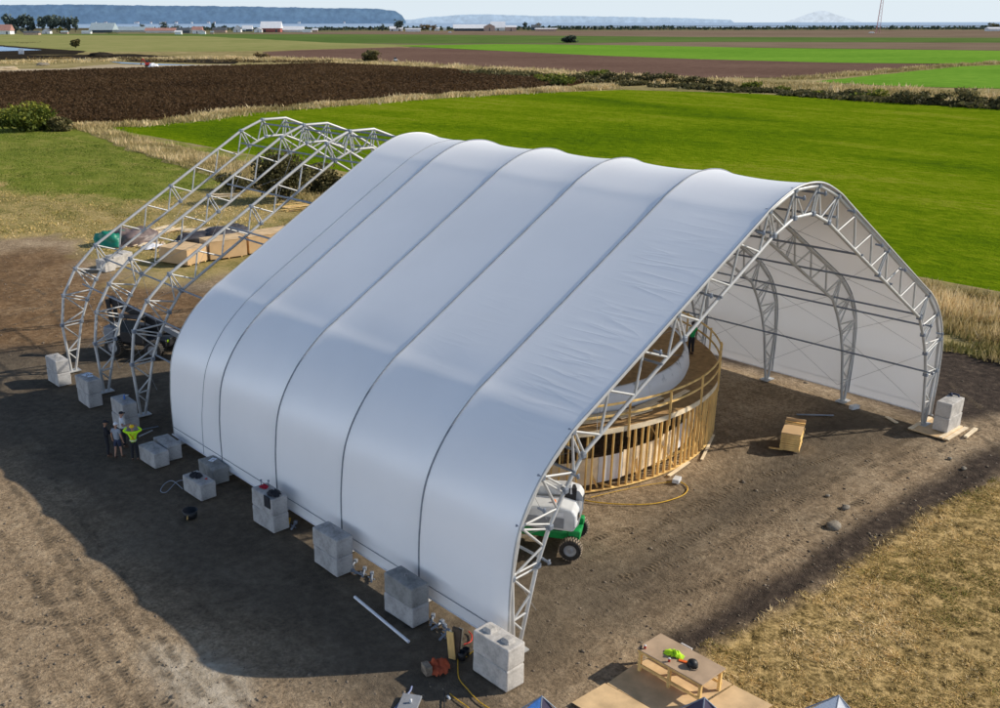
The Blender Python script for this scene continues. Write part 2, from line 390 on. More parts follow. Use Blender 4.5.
def crown_leaves(center, radii, n, leaf, clumps=14, hollow=0.35, seed=0):
    c = np.array(center); r = np.array(radii); g = np.random.default_rng(seed)
    d = g.normal(size=(clumps, 3)); d /= np.linalg.norm(d, axis=1)[:, None]
    cc = d * g.uniform(hollow, 0.86, (clumps, 1)); cs = g.uniform(0.18, 0.42, clumps); ct = g.uniform(-0.2, 0.2, clumps)
    k = g.integers(0, clumps, n); q = cc[k] + g.normal(size=(n, 3)) * cs[k][:, None] * 0.6
    ln = np.linalg.norm(q, axis=1); q = q / np.maximum(1, ln / 1.06)[:, None]
    P = c + q * r
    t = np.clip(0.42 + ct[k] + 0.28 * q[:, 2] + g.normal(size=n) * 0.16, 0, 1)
    V, F = leaf_quads(P, leaf * g.uniform(0.6, 1.4, n))
    return V, F, np.repeat(t, 4)
def jitter(poly, step, amp, seed=0):
    out = []; g = random.Random(seed)
    for i in range(len(poly)):
        a = Vector((*poly[i], 0)); b = Vector((*poly[(i + 1) % len(poly)], 0)); n = max(1, int((b - a).length / step))
        nn = (b - a).orthogonal() if False else Vector((-(b - a).y, (b - a).x, 0)).normalized()
        for k in range(n):
            p = a.lerp(b, k / n) + nn * g.uniform(-amp, amp); out.append((p.x, p.y))
    return out
def sheet(name, poly, z, m, step=None, amp=0, seed=0):
    if step: poly = jitter(poly, step, amp, seed)
    mb = MB(); mb.add([(x, y, z) for x, y in poly], [tuple(range(len(poly)))])
    o = mb.build(name, m); 
    if o.data.polygons[0].normal.z < 0: o.data.flip_normals()
    return tag(o, kind='structure')

def field(name, stops, scale, bump=0.3, bscale=3.0, bdist=0.1, big=0.02, stretch=None, rough=1.0):
    k = NT(name); k.set(rough, 0, 0.0); v = k.coord('Object', stretch)
    a = k.noise(v, scale, 6, 0.65); b = k.noise(v, big, 4, 0.6, 0.5)
    c = k.ramp(k.math('ADD', k.math('MULTIPLY', a, 0.55), k.math('MULTIPLY', b, 0.45)), stops)
    k.base(c)
    if bump: k.bump(k.noise(v, bscale, 5, 0.65), bump, bdist)
    return k.m
k = NT('meadow_grass'); k.set(1.0, 0, 0.0); v = k.coord('Object', (1, .5, 1))
a = k.noise(v, 0.9, 6, .7); b = k.noise(v, 0.018, 5, .65, .6); e = k.noise(k.coord('Object', (1, .25, 1)), 0.10, 4, .6, .4)
g_ = k.math('ADD', k.math('ADD', k.math('MULTIPLY', a, .34), k.math('MULTIPLY', b, .40)), k.math('MULTIPLY', e, .26))
k.base(k.ramp(g_, [(0.38, (0.060, 0.115, 0.006)), (0.47, (0.115, 0.185, 0.005)), (0.53, (0.17, 0.235, 0.008)), (0.62, (0.27, 0.28, 0.03))]))
k.bump(k.math('ADD', a, k.noise(v, 3.0, 4, .7)), .9, .35); M['f_green'] = k.m
M['f_bright'] = field('young_grass', [(0.30, (0.101, 0.223, 0.024)), (0.5, (0.149, 0.297, 0.034)), (0.7, (0.216, 0.365, 0.047))], 0.2, 0.5, 0.8, 0.3, 0.01)
M['f_far_green'] = field('far_green_crop', [(0.3, (0.072, 0.124, 0.033)), (0.7, (0.143, 0.208, 0.058))], 0.03, 0, big=0.004)
M['f_yellow'] = field('stubble_meadow', [(0.3, (0.176, 0.203, 0.061)), (0.5, (0.270, 0.270, 0.101)), (0.7, (0.351, 0.311, 0.135))], 0.06, 0.3, 0.5, 0.3, 0.006)
M['f_brown'] = field('ploughed_soil', [(0.3, (0.108, 0.063, 0.048)), (0.5, (0.158, 0.098, 0.075)), (0.7, (0.210, 0.135, 0.099))], 0.25, 0.8, 0.6, 0.4, 0.012)
M['f_berry'] = field('berry_soil', [(0.38, (0.042, 0.025, 0.012)), (0.62, (0.095, 0.055, 0.027))], 0.5, 0.8, 0.8, 0.5, 0.02)
M['f_farbrown'] = field('far_brown_crop', [(0.3, (0.156, 0.111, 0.078)), (0.7, (0.260, 0.195, 0.137))], 0.02, 0, big=0.003)
M['f_dry'] = field('dry_bank_grass', [(0.28, (0.098, 0.105, 0.035)), (0.45, (0.252, 0.210, 0.091)), (0.7, (0.476, 0.378, 0.196))], 0.3, 0.8, 1.0, 0.4, 0.04)
M['f_sand'] = field('sand_track', [(0.3, (0.32, 0.25, 0.16)), (0.7, (0.52, 0.43, 0.30))], 0.3, 0.5, 1, 0.2, 0.03)
M['f_dark'] = field('dark_wet_bank', [(0.3, (0.016, 0.015, 0.013)), (0.7, (0.05, 0.04, 0.03))], 0.3, 0.5, 1, 0.3, 0.03)
M['f_land'] = field('far_land', [(0.3, (0.130, 0.130, 0.065)), (0.7, (0.234, 0.208, 0.117))], 0.01, 0, big=0.002)
def water(name, c, rough):
    k = NT(name); k.set(rough, 0, 0.5); v = k.coord('Object'); k.base(c)
    k.bump(k.noise(v, 0.05, 4), 0.15, 1.0); return k.m
M['sea'] = water('sea_water', (0.34, 0.45, 0.60), 0.35)
M['pond'] = water('pond_water', (0.20, 0.36, 0.62), 0.25)

shore = [far(x, 2350) for x in range(-2400, 3401, 200)]
back = [(-1500, -900), (-1500, 1200)]
sheet('terrain', [(600, -2300), *[(-1200, -900)], (-1500, 1400)] + shore, -0.5, M['f_land'])
# sea to the visible horizon (8 km)
sheet('sea', [far(x, 2300) for x in range(-2400, 3401, 200)] + [far(x, 7900) for x in range(3400, -2401, -200)], -0.8, M['sea'])
sheet('tidal_flat', [far(x, 3300 + 200 * math.sin(x * 0.01)) for x in range(540, 1500, 40)] + [far(x, 3900) for x in range(1480, 520, -40)], -0.6, simple('tidal_mud', (0.17, 0.20, 0.24), 0.5))

def fpx(name, pts, z, m, step=8, amp=1.2, seed=1): return sheet(name, [gp(*p) for p in pts], z, m, step, amp, seed)
# far strips, listed from the shore towards the site
fpx('far_marsh', [(-400, 29.3), (-400, 27.6), (250, 27.2), (600, 27.6), (1500, 28.6), (1500, 30.2), (700, 29.8), (300, 29.6)], -0.46, field('marsh', [(0.3, (0.07, 0.07, 0.045)), (0.7, (0.14, 0.115, 0.075))], 0.01, 0, big=0.003), 60, 6)
fpx('crop_field', [(250, 33.0), (380, 30.8), (1600, 30.2), (1600, 38), (700, 37.0), (500, 36.5), (260, 35.5)], -0.44, M['f_farbrown'], 40, 4)
fpx('crop_field', [(-300, 33.5), (120, 33.2), (400, 34.0), (700, 37.0), (1000, 38.5), (1600, 39), (1600, 44), (1000, 43.0), (720, 41.5), (500, 43.0), (-300, 42)], -0.42, M['f_far_green'], 30, 4)
fpx('meadow', [(-400, 34.0), (0, 33.3), (200, 35.5), (340, 42.5), (420, 44.5), (400, 48), (250, 52), (120, 53), (-20, 49), (-400, 47)], -0.40, M['f_yellow'], 20, 3)
fpx('crop_field', [(640, 42), (1000, 43), (1600, 45), (1600, 53), (1000, 50.5), (760, 47.5), (560, 44.5)], -0.38, M['f_farbrown'], 25, 2.5)
fpx('bank', [(-400, 47), (-10, 49), (60, 51), (240, 50.5), (400, 46), (430, 49), (620, 58), (760, 66), (930, 64), (1000, 61), (1500, 58), (1500, 120), (1000, 109), (880, 102), (760, 94), (620, 90), (520, 93), (430, 99), (250, 114), (95, 130), (-300, 140)], -0.36, M['f_dry'], 10, 1.0)
fpx('young_crop', [(395, 45.2), (500, 43.8), (620, 45), (760, 47.8), (1000, 51), (1500, 57), (1500, 62), (1000, 63), (930, 63.5), (830, 62.5), (700, 59), (600, 55.3), (500, 50.5)], -0.30, M['f_bright'], 12, 1.0)
fpx('ploughed_field', [(262, 51.5), (300, 49.5), (400, 46.8), (500, 50.5), (600, 55.3), (700, 59), (830, 62.5), (955, 64.3), (880, 70), (790, 77.5), (700, 77), (550, 70.5), (430, 63.5), (330, 58.5), (270, 56)], -0.28, M['f_brown'], 10, 0.8)
fpx('young_crop', [(812, 81.5), (880, 74.5), (960, 66.5), (1000, 65), (1400, 62), (1400, 100), (1000, 88.5), (900, 86)], -0.26, M['f_bright'], 8, 0.7)
fpx('berry_field', [(-260, 74), (0, 72), (150, 67.5), (330, 63.5), (430, 68), (520, 75), (592, 80.5), (560, 87), (430, 95), (250, 108), (150, 119), (60, 122.5), (0, 128), (-260, 150)], -0.24, M['f_berry'], 8, 0.8)
fpx('sand_track', [(-200, 71.5), (0, 68.0), (60, 67.5), (110, 63.2), (170, 64.0), (232, 63.5), (225, 66), (160, 66.8), (80, 69.8), (0, 71.2), (-200, 75)], -0.22, M['f_sand'], 5, 0.8)
fpx('ditch_bank', [(-200, 52.5), (0, 53.5), (50, 54.2), (130, 53.0), (240, 60), (235, 63), (170, 61.5), (110, 60), (60, 57), (0, 58.5), (-200, 62)], -0.23, M['f_dark'], 6, 1.2)
fpx('pond_bank', [(-200, 44), (0, 44.2), (30, 46.5), (86, 50.3), (75, 53.5), (0, 53.8), (-200, 56)], -0.215, M['f_dark'], 10, 1)
fpx('pond', [(-200, 45), (0, 45.6), (42, 49.2), (0, 50.2), (-200, 52)], -0.20, M['pond'], 10, .6)
fpx('ditch_water', [(70, 57.6), (92, 59.2), (100, 60.2), (84, 59.6)], -0.20, M['pond'], 5, .3)
fpx('ditch_water', [(108, 60.6), (140, 62.4), (200, 64.2), (160, 64.3), (122, 62.4)], -0.20, M['pond'], 5, .3)
GREEN = [gp(98, 127), gp(180, 120.5), gp(250, 112), gp(430, 98), gp(520, 93), gp(625, 89.5), gp(760, 93.5), gp(880, 102), gp(1000, 109.5), (226, -20), (180, -140), (70, -120), (40, -40), (40, 60), (36, 120)]
sheet('meadow', GREEN, -0.18, M['f_green'], 5, 0.5, 3)

# ---- building-site ground: one fine sheet, zones stored as smooth per-vertex weights
U0, U1, V0, V1, ST = -64.0, 46.0, -44.0, 188.0, 0.4
gx = np.arange(U0, U1 + .01, ST); gy = np.arange(V0, V1 + .01, ST)
GX, GY = np.meshgrid(gx, gy); GPT = np.stack([GX.ravel(), GY.ravel()], 1)
wob = (fbm(GPT, 6, 5) - .5)
Z_GRASS = [gp(700, 650), gp(790, 604), gp(860, 560), gp(935, 512), gp(1000, 478), (46, -9), (46, -44), (-16, -44), (-15.2, -10), gp(752, 712), gp(722, 690)]
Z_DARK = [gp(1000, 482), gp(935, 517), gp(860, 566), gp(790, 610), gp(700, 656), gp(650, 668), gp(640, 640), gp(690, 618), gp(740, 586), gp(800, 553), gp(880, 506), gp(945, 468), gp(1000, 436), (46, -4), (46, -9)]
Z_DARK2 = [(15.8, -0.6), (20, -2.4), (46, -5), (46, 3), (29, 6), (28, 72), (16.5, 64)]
Z_LEFT = [gp(-60, 236), gp(0, 238), gp(60, 232), gp(100, 266), gp(160, 284), gp(230, 276), gp(320, 262), (28, 60), (27, 6), (46, 0), (46, 188), (-64, 188), (-64, 110)]
Z_GREEN = [gp(-60, 178), gp(0, 186), gp(60, 192), gp(110, 206), gp(160, 198), gp(215, 186), (30, 90), (46, 100), (46, 188), (-64, 188)]
Z_PALE = [gp(158, 648), gp(225, 650), gp(250, 672), gp(262, 700), gp(225, 722), gp(185, 715), gp(162, 690)]
Z_CHURN = [gp(-60, 250), gp(0, 250), gp(60, 244), gp(105, 275), gp(170, 292), gp(240, 290), gp(200, 338), gp(140, 330), gp(60, 352), gp(0, 352), gp(-60, 352)]
Z_PAD_SHADE = [(-21.5, -1), (-15, -2.2), (15, -1), (15, 6), (-6, 3), (-10, 8), (14, 30), (0, 50), (-20, 46), (-22, 30)]  # darker soil around the tent, toned down also to deepen the tent's shadow
def zone(poly, soft, wa): 
    return smooth01(sdist(GPT, poly) + wob * wa, -soft, soft)
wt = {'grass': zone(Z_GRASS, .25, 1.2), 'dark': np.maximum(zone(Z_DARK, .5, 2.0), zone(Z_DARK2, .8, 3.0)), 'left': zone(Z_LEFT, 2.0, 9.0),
      'green': zone(Z_GREEN, 3.0, 12.0), 'pale': zone(Z_PALE, .7, 3.0), 'churn': zone(Z_CHURN, 2.0, 6.0), 'pad_shade': zone(Z_PAD_SHADE, 2.2, 5.0)}
hz = -0.05 + (fbm(GPT, 1.6, 9) - .5) * 0.05 + (fbm(GPT, 5, 21) - .5) * 0.05
hz += wt['churn'] * (fbm(GPT, 1.3, 31) - .5) * 0.30 + wt['grass'] * (fbm(GPT, .9, 33) - .5) * 0.10 + wt['dark'] * (fbm(GPT, 1.0, 35) - .5) * 0.10
hz = np.minimum(hz, np.where((wt['churn'] + wt['dark'] + wt['grass']) > .3, 0.12, -0.004))
edge = np.minimum.reduce([GPT[:, 0] - U0, U1 - GPT[:, 0], GPT[:, 1] - V0, V1 - GPT[:, 1]])
hz = np.where(edge < .2, -0.17, hz)
nx, ny = len(gx), len(gy); idx = np.arange(nx * ny).reshape(ny, nx)
FQ = np.stack([idx[:-1, :-1], idx[:-1, 1:], idx[1:, 1:], idx[1:, :-1]], -1).reshape(-1, 4)
k = NT('site_ground'); k.set(1.0, 0, 0.03); v = k.coord('Object')
n1 = k.noise(v, 0.22, 6, 0.62, 0.4); n2 = k.noise(v, 2.2, 8, 0.68); n3 = k.noise(v, 9.0, 5, 0.7); n4 = k.noise(v, 0.06, 3)
dirt = k.ramp(k.math('ADD', k.math('MULTIPLY', n1, 0.5), k.math('MULTIPLY', n2, 0.5)), [(0.34, (0.18, 0.128, 0.080)), (0.5, (0.315, 0.232, 0.148)), (0.66, (0.47, 0.365, 0.245))])
dirt = k.mix(0.72, dirt, k.ramp(n3, [(0.33, 0.18), (0.67, 0.82)]), 'OVERLAY')
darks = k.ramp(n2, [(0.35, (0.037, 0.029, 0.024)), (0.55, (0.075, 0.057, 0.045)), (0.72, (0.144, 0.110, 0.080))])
churn = k.ramp(k.math('ADD', k.math('MULTIPLY', n1, 0.4), k.math('MULTIPLY', n2, 0.6)), [(0.32, (0.090, 0.054, 0.030)), (0.5, (0.188, 0.117, 0.063)), (0.68, (0.360, 0.247, 0.143))])
pale = k.ramp(n2, [(0.35, (0.312, 0.254, 0.182)), (0.68, (0.572, 0.494, 0.390))])
gv = k.coord('Object', (1.0, 0.5, 1.0)); g1 = k.noise(gv, 0.35, 6, 0.66, 0.4); g2 = k.noise(gv, 4.0, 6, 0.7)
dry = k.ramp(k.math('ADD', k.math('MULTIPLY', g1, 0.6), k.math('MULTIPLY', g2, 0.4)), [(0.30, (0.131, 0.108, 0.045)), (0.44, (0.236, 0.201, 0.070)), (0.56, (0.403, 0.306, 0.131)), (0.70, (0.560, 0.429, 0.210))])
grn = k.ramp(k.math('ADD', k.math('MULTIPLY', g1, 0.6), k.math('MULTIPLY', g2, 0.4)), [(0.33, (0.085, 0.120, 0.014)), (0.50, (0.17, 0.205, 0.026)), (0.64, (0.31, 0.27, 0.075))])
pad_shade = k.ramp(k.math('ADD', k.math('MULTIPLY', n1, 0.4), k.math('MULTIPLY', n2, 0.6)), [(0.32, (0.066, 0.054, 0.043)), (0.5, (0.108, 0.088, 0.066)), (0.68, (0.165, 0.135, 0.10))])
c = k.mix(k.math('MULTIPLY', k.attr('pad_shade'), 0.9), dirt, pad_shade)
c = k.mix(k.attr('churn'), c, churn)
c = k.mix(k.attr('left'), c, dry); c = k.mix(k.math('MULTIPLY', k.attr('green'), 0.95), c, grn)
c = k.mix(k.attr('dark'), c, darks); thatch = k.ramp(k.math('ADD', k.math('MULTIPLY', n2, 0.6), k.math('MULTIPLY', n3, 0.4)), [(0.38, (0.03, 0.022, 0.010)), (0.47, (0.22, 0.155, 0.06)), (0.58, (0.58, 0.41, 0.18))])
c = k.mix(k.attr('pale'), c, pale); c = k.mix(k.attr('grass'), c, thatch)
k.base(c)
hh = k.math('ADD', k.math('MULTIPLY', n2, 1.0), k.math('MULTIPLY', n3, 0.45))
k.bump(hh, 0.95, 0.11)
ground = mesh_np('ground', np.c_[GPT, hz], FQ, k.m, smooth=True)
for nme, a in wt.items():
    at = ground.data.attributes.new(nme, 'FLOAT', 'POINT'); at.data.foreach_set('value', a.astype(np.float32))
tag(ground, kind='structure')
def w_at(name, P):
    i = np.clip(((P[:, 0] - U0) / ST).astype(int), 0, nx - 1); j = np.clip(((P[:, 1] - V0) / ST).astype(int), 0, ny - 1)
    return wt[name].reshape(ny, nx)[j, i]
def h_at(P):
    i = np.clip(((P[:, 0] - U0) / ST).round().astype(int), 0, nx - 1); j = np.clip(((P[:, 1] - V0) / ST).round().astype(int), 0, ny - 1)
    return hz.reshape(ny, nx)[j, i]

# ---- dry lawn near the camera: blades in tufts
P = scatter([(-15, -4), (-10, -3), (12, -4), (26, -6), (26, -16), (0, -22), (-15, -14)], 230000)
P = P[w_at('grass', P) > RNG.uniform(0.25, 0.8, len(P))]
cl = fbm(P, 1.4, 40, 3); fine = fbm(P, .5, 47, 2); keep = (cl * .5 + fine * .5 > .43) | (RNG.random(len(P)) < .12)
P = P[keep]; cl = cl[keep]; fine = fine[keep]; big = fbm(P, 4.5, 44, 3)
h = np.minimum((0.03 + 0.14 * np.clip(fine - .35, 0, 1) + .10 * np.clip(cl - .4, 0, 1)) * RNG.uniform(.5, 1.3, len(P)), .13)
V_, F_ = blades(P, h, RNG.uniform(.02, .05, len(P)), h_at(P) - .01, 1.1)
t = np.clip(0.60 + (big - .5) * 1.7 + RNG.normal(size=len(P)) * .20 - (cl - .5) * .4, 0, 1)
tag(mesh_np('dry_lawn', V_, F_, M['grass_dry'], tint=np.repeat(t, 3)), 'short dry lawn of patchy yellow and green grass in the lower right', 'grass', kind='stuff')
# ---- rough pasture left of the frame
P = scatter([gp(0, 240), gp(110, 262), gp(330, 250), (30, 70), (36, 170), gp(0, 128), (10, 185), (-14, 120)], 70000)
P = P[w_at('left', P) > RNG.uniform(0.3, 0.9, len(P))]
cl = fbm(P, 2.2, 50, 3); g_ = w_at('green', P)
h = (0.06 + 0.30 * np.clip(cl - .3, 0, 1)) * RNG.uniform(.5, 1.4, len(P))
V_, F_ = blades(P, h, RNG.uniform(.06, .16, len(P)), h_at(P) - .01, 0.8)
t = np.clip(0.50 + RNG.normal(size=len(P)) * .2 + (fbm(P, 9, 52) - .5) * 1.0, 0, 1)
gm = g_ > RNG.uniform(.2, .8, len(P))
for nm, msk, mt, lb in (('pasture_grass', ~gm, M['grass_dry'], 'rough yellowed pasture grass beyond the bare frame'), ('pasture_grass', gm, M['grass_green'], 'green pasture grass at the far left below the berry field')):
    i = np.where(msk)[0]; VV = V_.reshape(-1, 3, 3)[i].reshape(-1, 3)
    tag(mesh_np(nm, VV, np.arange(3 * len(i)).reshape(-1, 3), mt, tint=np.repeat(t[i], 3)), lb, 'grass', kind='stuff')
# ---- tall dry grass on the ditch bank that runs behind the tent
def band(n, v0, v1, u0, u1):
    P = np.stack([RNG.uniform(u0, u1, n), RNG.uniform(v0, v1, n)], 1)
    edge_ = fbm(P, 7, 60, 3) * 5 - 2.5
    ctr = np.interp(P[:, 1], [-30, 10, 60, 100, 135, 172], [35.5, 35.5, 32.5, 34.5, 38, 43]); hw = np.interp(P[:, 1], [-30, 10, 60, 130, 172], [8.0, 7.6, 6.5, 3.8, 2.4])
    return P[np.abs(P[:, 0] - ctr) < hw + edge_ * .5]
P = np.concatenate([band(90000, -30, 45, 22, 48), band(60000, 45, 178, 22, 50)])
cl = fbm(P, 3.0, 62, 4); c2 = fbm(P, 0.9, 66, 2)
P = P[cl > .33]; c2 = fbm(P, .9, 66, 2); cl = fbm(P, 3.0, 62, 4)
h = (0.35 + 1.5 * np.clip(cl - .3, 0, 1) + .5 * (c2 - .5)) * RNG.uniform(.55, 1.3, len(P)); h = np.maximum(h, .15)
V_, F_ = blades(P, h, RNG.uniform(.07, .20, len(P)), -0.1, 0.30)
t = np.clip(0.50 + (cl - .5) * 1.6 + RNG.normal(size=len(P)) * .17, 0, 1)
# greener along the foot of the bank
ctr = np.interp(P[:, 1], [-30, 10, 60, 100, 135, 172], [35.5, 35.5, 32.5, 34.5, 38, 43])
t = np.clip(t - 0.38 * smooth01(ctr - P[:, 0], 2.5, 6.0) * RNG.uniform(.3, 1.2, len(P)), 0, 1)
tag(mesh_np('tall_grass', V_, F_, M['grass_tall'], tint=np.repeat(t, 3)), 'tall dry grass on the ditch bank behind the tent', 'tall grass', kind='stuff')
sheet('ditch_bank', [(27, -40), (28.0, 20), (25.5, 60), (29.5, 100), (34, 135), (41, 172), (45, 174), (42, 130), (40, 100), (40, 60), (44, 20), (44, -40)], -0.015, M['f_dry'], 2.5, .7, 9)
# ---- stubble and dry grass at the near edge of the berry field and along the back ditch
def strip_blades(name, line, width, n, h0, m, label, tl, seed=70):
    pts = [np.array(gp(*p)) for p in line]; seg = [np.linalg.norm(pts[i + 1] - pts[i]) for i in range(len(pts) - 1)]; tot = sum(seg)
    i = RNG.choice(len(seg), n, p=np.array(seg) / tot); f = RNG.random(n)
    A_ = np.array(pts)[i]; B_ = np.array(pts)[i + 1]; d = B_ - A_; nn = np.stack([-d[:, 1], d[:, 0]], 1) / np.linalg.norm(d, axis=1)[:, None]
    P = A_ + d * f[:, None] + nn * (RNG.normal(size=n) * width * .5)[:, None]
    cl = fbm(P, 6, seed, 3); P = P[cl > .3]; cl = cl[cl > .3]
    h = h0 * (.4 + 1.4 * np.clip(cl - .3, 0, 1)) * RNG.uniform(.5, 1.4, len(P))
    V_, F_ = blades(P, h, h * RNG.uniform(.25, .5, len(P)), -.2, .35)
    t = np.clip(tl + (cl - .5) * 1.2 + RNG.normal(size=len(P)) * .18, 0, 1)
    return tag(mesh_np(name, V_, F_, m, tint=np.repeat(t, 3)), label, 'tall grass', kind='stuff')
strip_blades('bank_grass', [(40, 126), (95, 127), (180, 119.5), (250, 110.5), (430, 96.5), (520, 92), (615, 87)], 4.5, 22000, 1.1, M['grass_tall'], 'strip of dry grass along the near edge of the berry field', .55)
strip_blades('bank_grass', [(500, 70.5), (620, 79), (760, 84), (880, 92), (1000, 97), (1200, 105)], 16, 30000, 1.3, M['grass_tall'], 'rough grass on the banks of the ditch across the far side of the green field', .50, 75)
strip_blades('bank_grass', [(0, 62), (230, 57), (330, 60), (430, 66), (540, 73)], 18, 22000, 1.2, M['grass_tall'], 'dry grass bank beyond the berry field', .6, 77)
strip_blades('bank_grass', [(785, 79.5), (880, 72.5), (960, 65.5), (1010, 63)], 5, 6000, 1.2, M['grass_tall'], 'grass strip between the ploughed field and the bright green crop', .35, 79)

# ---- berry rows: leafy clumps, nobody could count them
BP = [gp(-120, 78), gp(0, 72.5), gp(150, 68), gp(330, 64), gp(430, 68.5), gp(520, 75.5), gp(588, 80.5), gp(556, 86.5), gp(430, 94), gp(250, 107), gp(150, 117.5), gp(60, 121), gp(0, 126), gp(-60, 131)]
C = scatter(BP, 23000); ang = R(25)
rowc = (C @ np.array([math.cos(ang), math.sin(ang)]))
nrm = np.array([math.cos(ang), math.sin(ang)]); C = C + ((np.round(rowc / 2.6) * 2.6 - rowc) * .6)[:, None] * nrm
dcam = np.linalg.norm(C - CAM[:2], axis=1)
kk = 9; CC = np.repeat(C, kk, 0); hh_ = RNG.uniform(0.05, .60, len(CC))
PP = np.c_[CC + RNG.normal(size=(len(CC), 2)) * .55, hh_ - .1]
V_, F_ = leaf_quads(PP, np.repeat(np.clip(dcam / 420, .5, 1.2), kk) * RNG.uniform(.45, .95, len(CC)))
t = np.clip(0.25 + hh_ * .6 + RNG.normal(size=len(CC)) * .14 + np.repeat(fbm(C, 40, 81) - .5, kk) * .8, 0, 1)
tag(mesh_np('berry_crop', V_, F_, M['leaf_berry'], tint=np.repeat(t, 4)), 'dark reddish brown berry bushes filling the field on the left', 'crop', kind='stuff')

# ---- hills across the water
def hill(name, prof, dist, depth, c, haze, rough_px):
    """wooded ridge far across the water; pale blue air haze is painted in as its own glow"""
    k = NT(name + '_slope'); k.set(1.0, 0, 0.0)
    f = k.noise(k.coord('Object', (1, 1, 1.6)), .022, 6, 0.7)
    k.base(k.ramp(f, [(0.35, tuple(x * .6 for x in c)), (0.65, tuple(x * 1.4 for x in c))]))
    k.l(k.ramp(f, [(0.35, tuple(x * .86 for x in haze)), (0.65, tuple(x * 1.12 for x in haze))]), k.b.inputs['Emission Color']); k.b.inputs['Emission Strength'].default_value = 1.0  # distance haze put into the slope as emission
    mb = MB(); top = []; base = []; bk = []
    xs = np.arange(prof[0][0], prof[-1][0] + .1, .5); g = random.Random(3)
    for x in xs:
        y = float(np.interp(x, [p[0] for p in prof], [p[1] for p in prof])); z = CAM[2] + dist / FPX * (20.3 - y) * 1.0
        z += ((vnoise(np.array([[x, 0.5]]), 9.0, 4)[0] - .5) * 1.1 + (vnoise(np.array([[x, 3.5]]), 2.2, 5)[0] - .5) * .8 + (vnoise(np.array([[x, 7.5]]), .8, 6)[0] - .5) * .5) * rough_px * dist / FPX
        base.append((*far(x, dist), -2)); top.append((*far(x, dist + depth * .5), max(z * (1 + depth * .5 / dist), -1))); bk.append((*far(x, dist + depth), -2))
    n = len(xs); mb.add(base + top + bk, [(i, i + 1, n + i + 1, n + i) for i in range(n - 1)] + [(n + i, n + i + 1, 2 * n + i + 1, 2 * n + i) for i in range(n - 1)], True)
    return tag(mb.build(name, k.m), kind='structure')
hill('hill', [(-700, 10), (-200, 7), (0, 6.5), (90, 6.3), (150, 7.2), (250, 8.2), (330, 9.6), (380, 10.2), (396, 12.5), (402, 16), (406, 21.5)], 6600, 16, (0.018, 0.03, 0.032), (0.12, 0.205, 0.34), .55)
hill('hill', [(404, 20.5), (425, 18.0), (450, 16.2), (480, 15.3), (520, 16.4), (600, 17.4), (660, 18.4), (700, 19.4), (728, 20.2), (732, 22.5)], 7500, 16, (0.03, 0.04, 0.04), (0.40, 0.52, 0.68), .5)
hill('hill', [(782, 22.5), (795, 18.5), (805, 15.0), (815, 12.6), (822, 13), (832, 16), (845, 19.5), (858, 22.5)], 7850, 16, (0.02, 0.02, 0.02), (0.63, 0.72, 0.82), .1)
# ------------------------------------------------------------------ the arched tent
TV = [0.0] + [i * 4.57 - 0.27 for i in range(1, 9)]
O = {'F': (14.78, 0.08), 'K4': (14.95, 2.88), 'K3': (14.65, 4.58), 'K2': (13.77, 6.01), 'K1': (12.43, 7.18), 'P2': (2.42, 12.88), 'P1': (0.85, 13.45)}
I = {'F': (14.52, 0.08), 'K4': (13.80, 2.92), 'K3': (13.30, 4.12), 'K2': (12.64, 5.20), 'K1': (11.87, 6.20), 'P2': (1.92, 11.93), 'P1': (0.66, 12.42)}
def lerp2(a, b, t): return (a[0] + (b[0] - a[0]) * t, a[1] + (b[1] - a[1]) * t)
Oh = ['F', 'K4', 'K3', 'K2', 'K1', 'P2', 'P1']
outer = [(-O[k][0], O[k][1]) for k in Oh] + [(O[k][0], O[k][1]) for k in reversed(Oh)]
inner = [(-I[k][0], I[k][1]) for k in Oh] + [(I[k][0], I[k][1]) for k in reversed(Oh)]
def web():
    """braces of one half (left): list of (outer/inner points); pairs of tubes at the spliced nodes"""
    B = []
    def pt(d, k): return d[k]
    def zig(oa, ob, ia, ib, n):
        seq = []
        for i in range(n + 1):
            seq.append(('o', lerp2(oa, ob, i / n)))
            if i < n: seq.append(('i', lerp2(ia, ib, (i + .5) / n)))
        for a, b in zip(seq[:-1], seq[1:]): B.append((a[1], b[1], 0))
    def pair(a, b):
        d = Vector((b[0] - a[0], b[1] - a[1])).normalized(); q = (-d.y * .085, d.x * .085)
        for s in (-1, 1): B.append(((a[0] + s * q[0], a[1] + s * q[1]), (b[0] + s * q[0], b[1] + s * q[1]), 1))
    # leg
    f1 = lerp2(O['F'], O['K4'], .42); g1 = lerp2(I['F'], I['K4'], .22); g2 = lerp2(I['F'], I['K4'], .66)
    B.extend([(O['K4'], g2, 0), (g2, f1, 0), (f1, g1, 0), (f1, lerp2(I['F'], I['K4'], .44), 0)])
    for a, b in (('K4', 'K3'), ('K3', 'K2'), ('K2', 'K1')):
        zig(O[a], O[b], I[a], I[b], 1)
    for k_ in ('K4', 'K3', 'K2', 'K1', 'P2', 'P1'): pair(O[k_], I[k_])
    mo = lerp2(O['K1'], O['P2'], .5); mi_ = lerp2(I['K1'], I['P2'], .5); pair(mo, mi_)
    zig(O['K1'], mo, I['K1'], mi_, 3); zig(mo, O['P2'], mi_, I['P2'], 3)
    zig(O['P2'], O['P1'], I['P2'], I['P1'], 1)
    return B
WB = web()
tent = thing('arched_tent', 'large white fabric arch tent on a bare steel truss frame, its last bays still uncovered', 'tent', (0, 0, 0))
mid = [((-O['P1'][0], O['P1'][1]), (0, (I['P1'][1])), 0), ((0, I['P1'][1]), O['P1'], 0)]
shown = 0; stuff = MB()
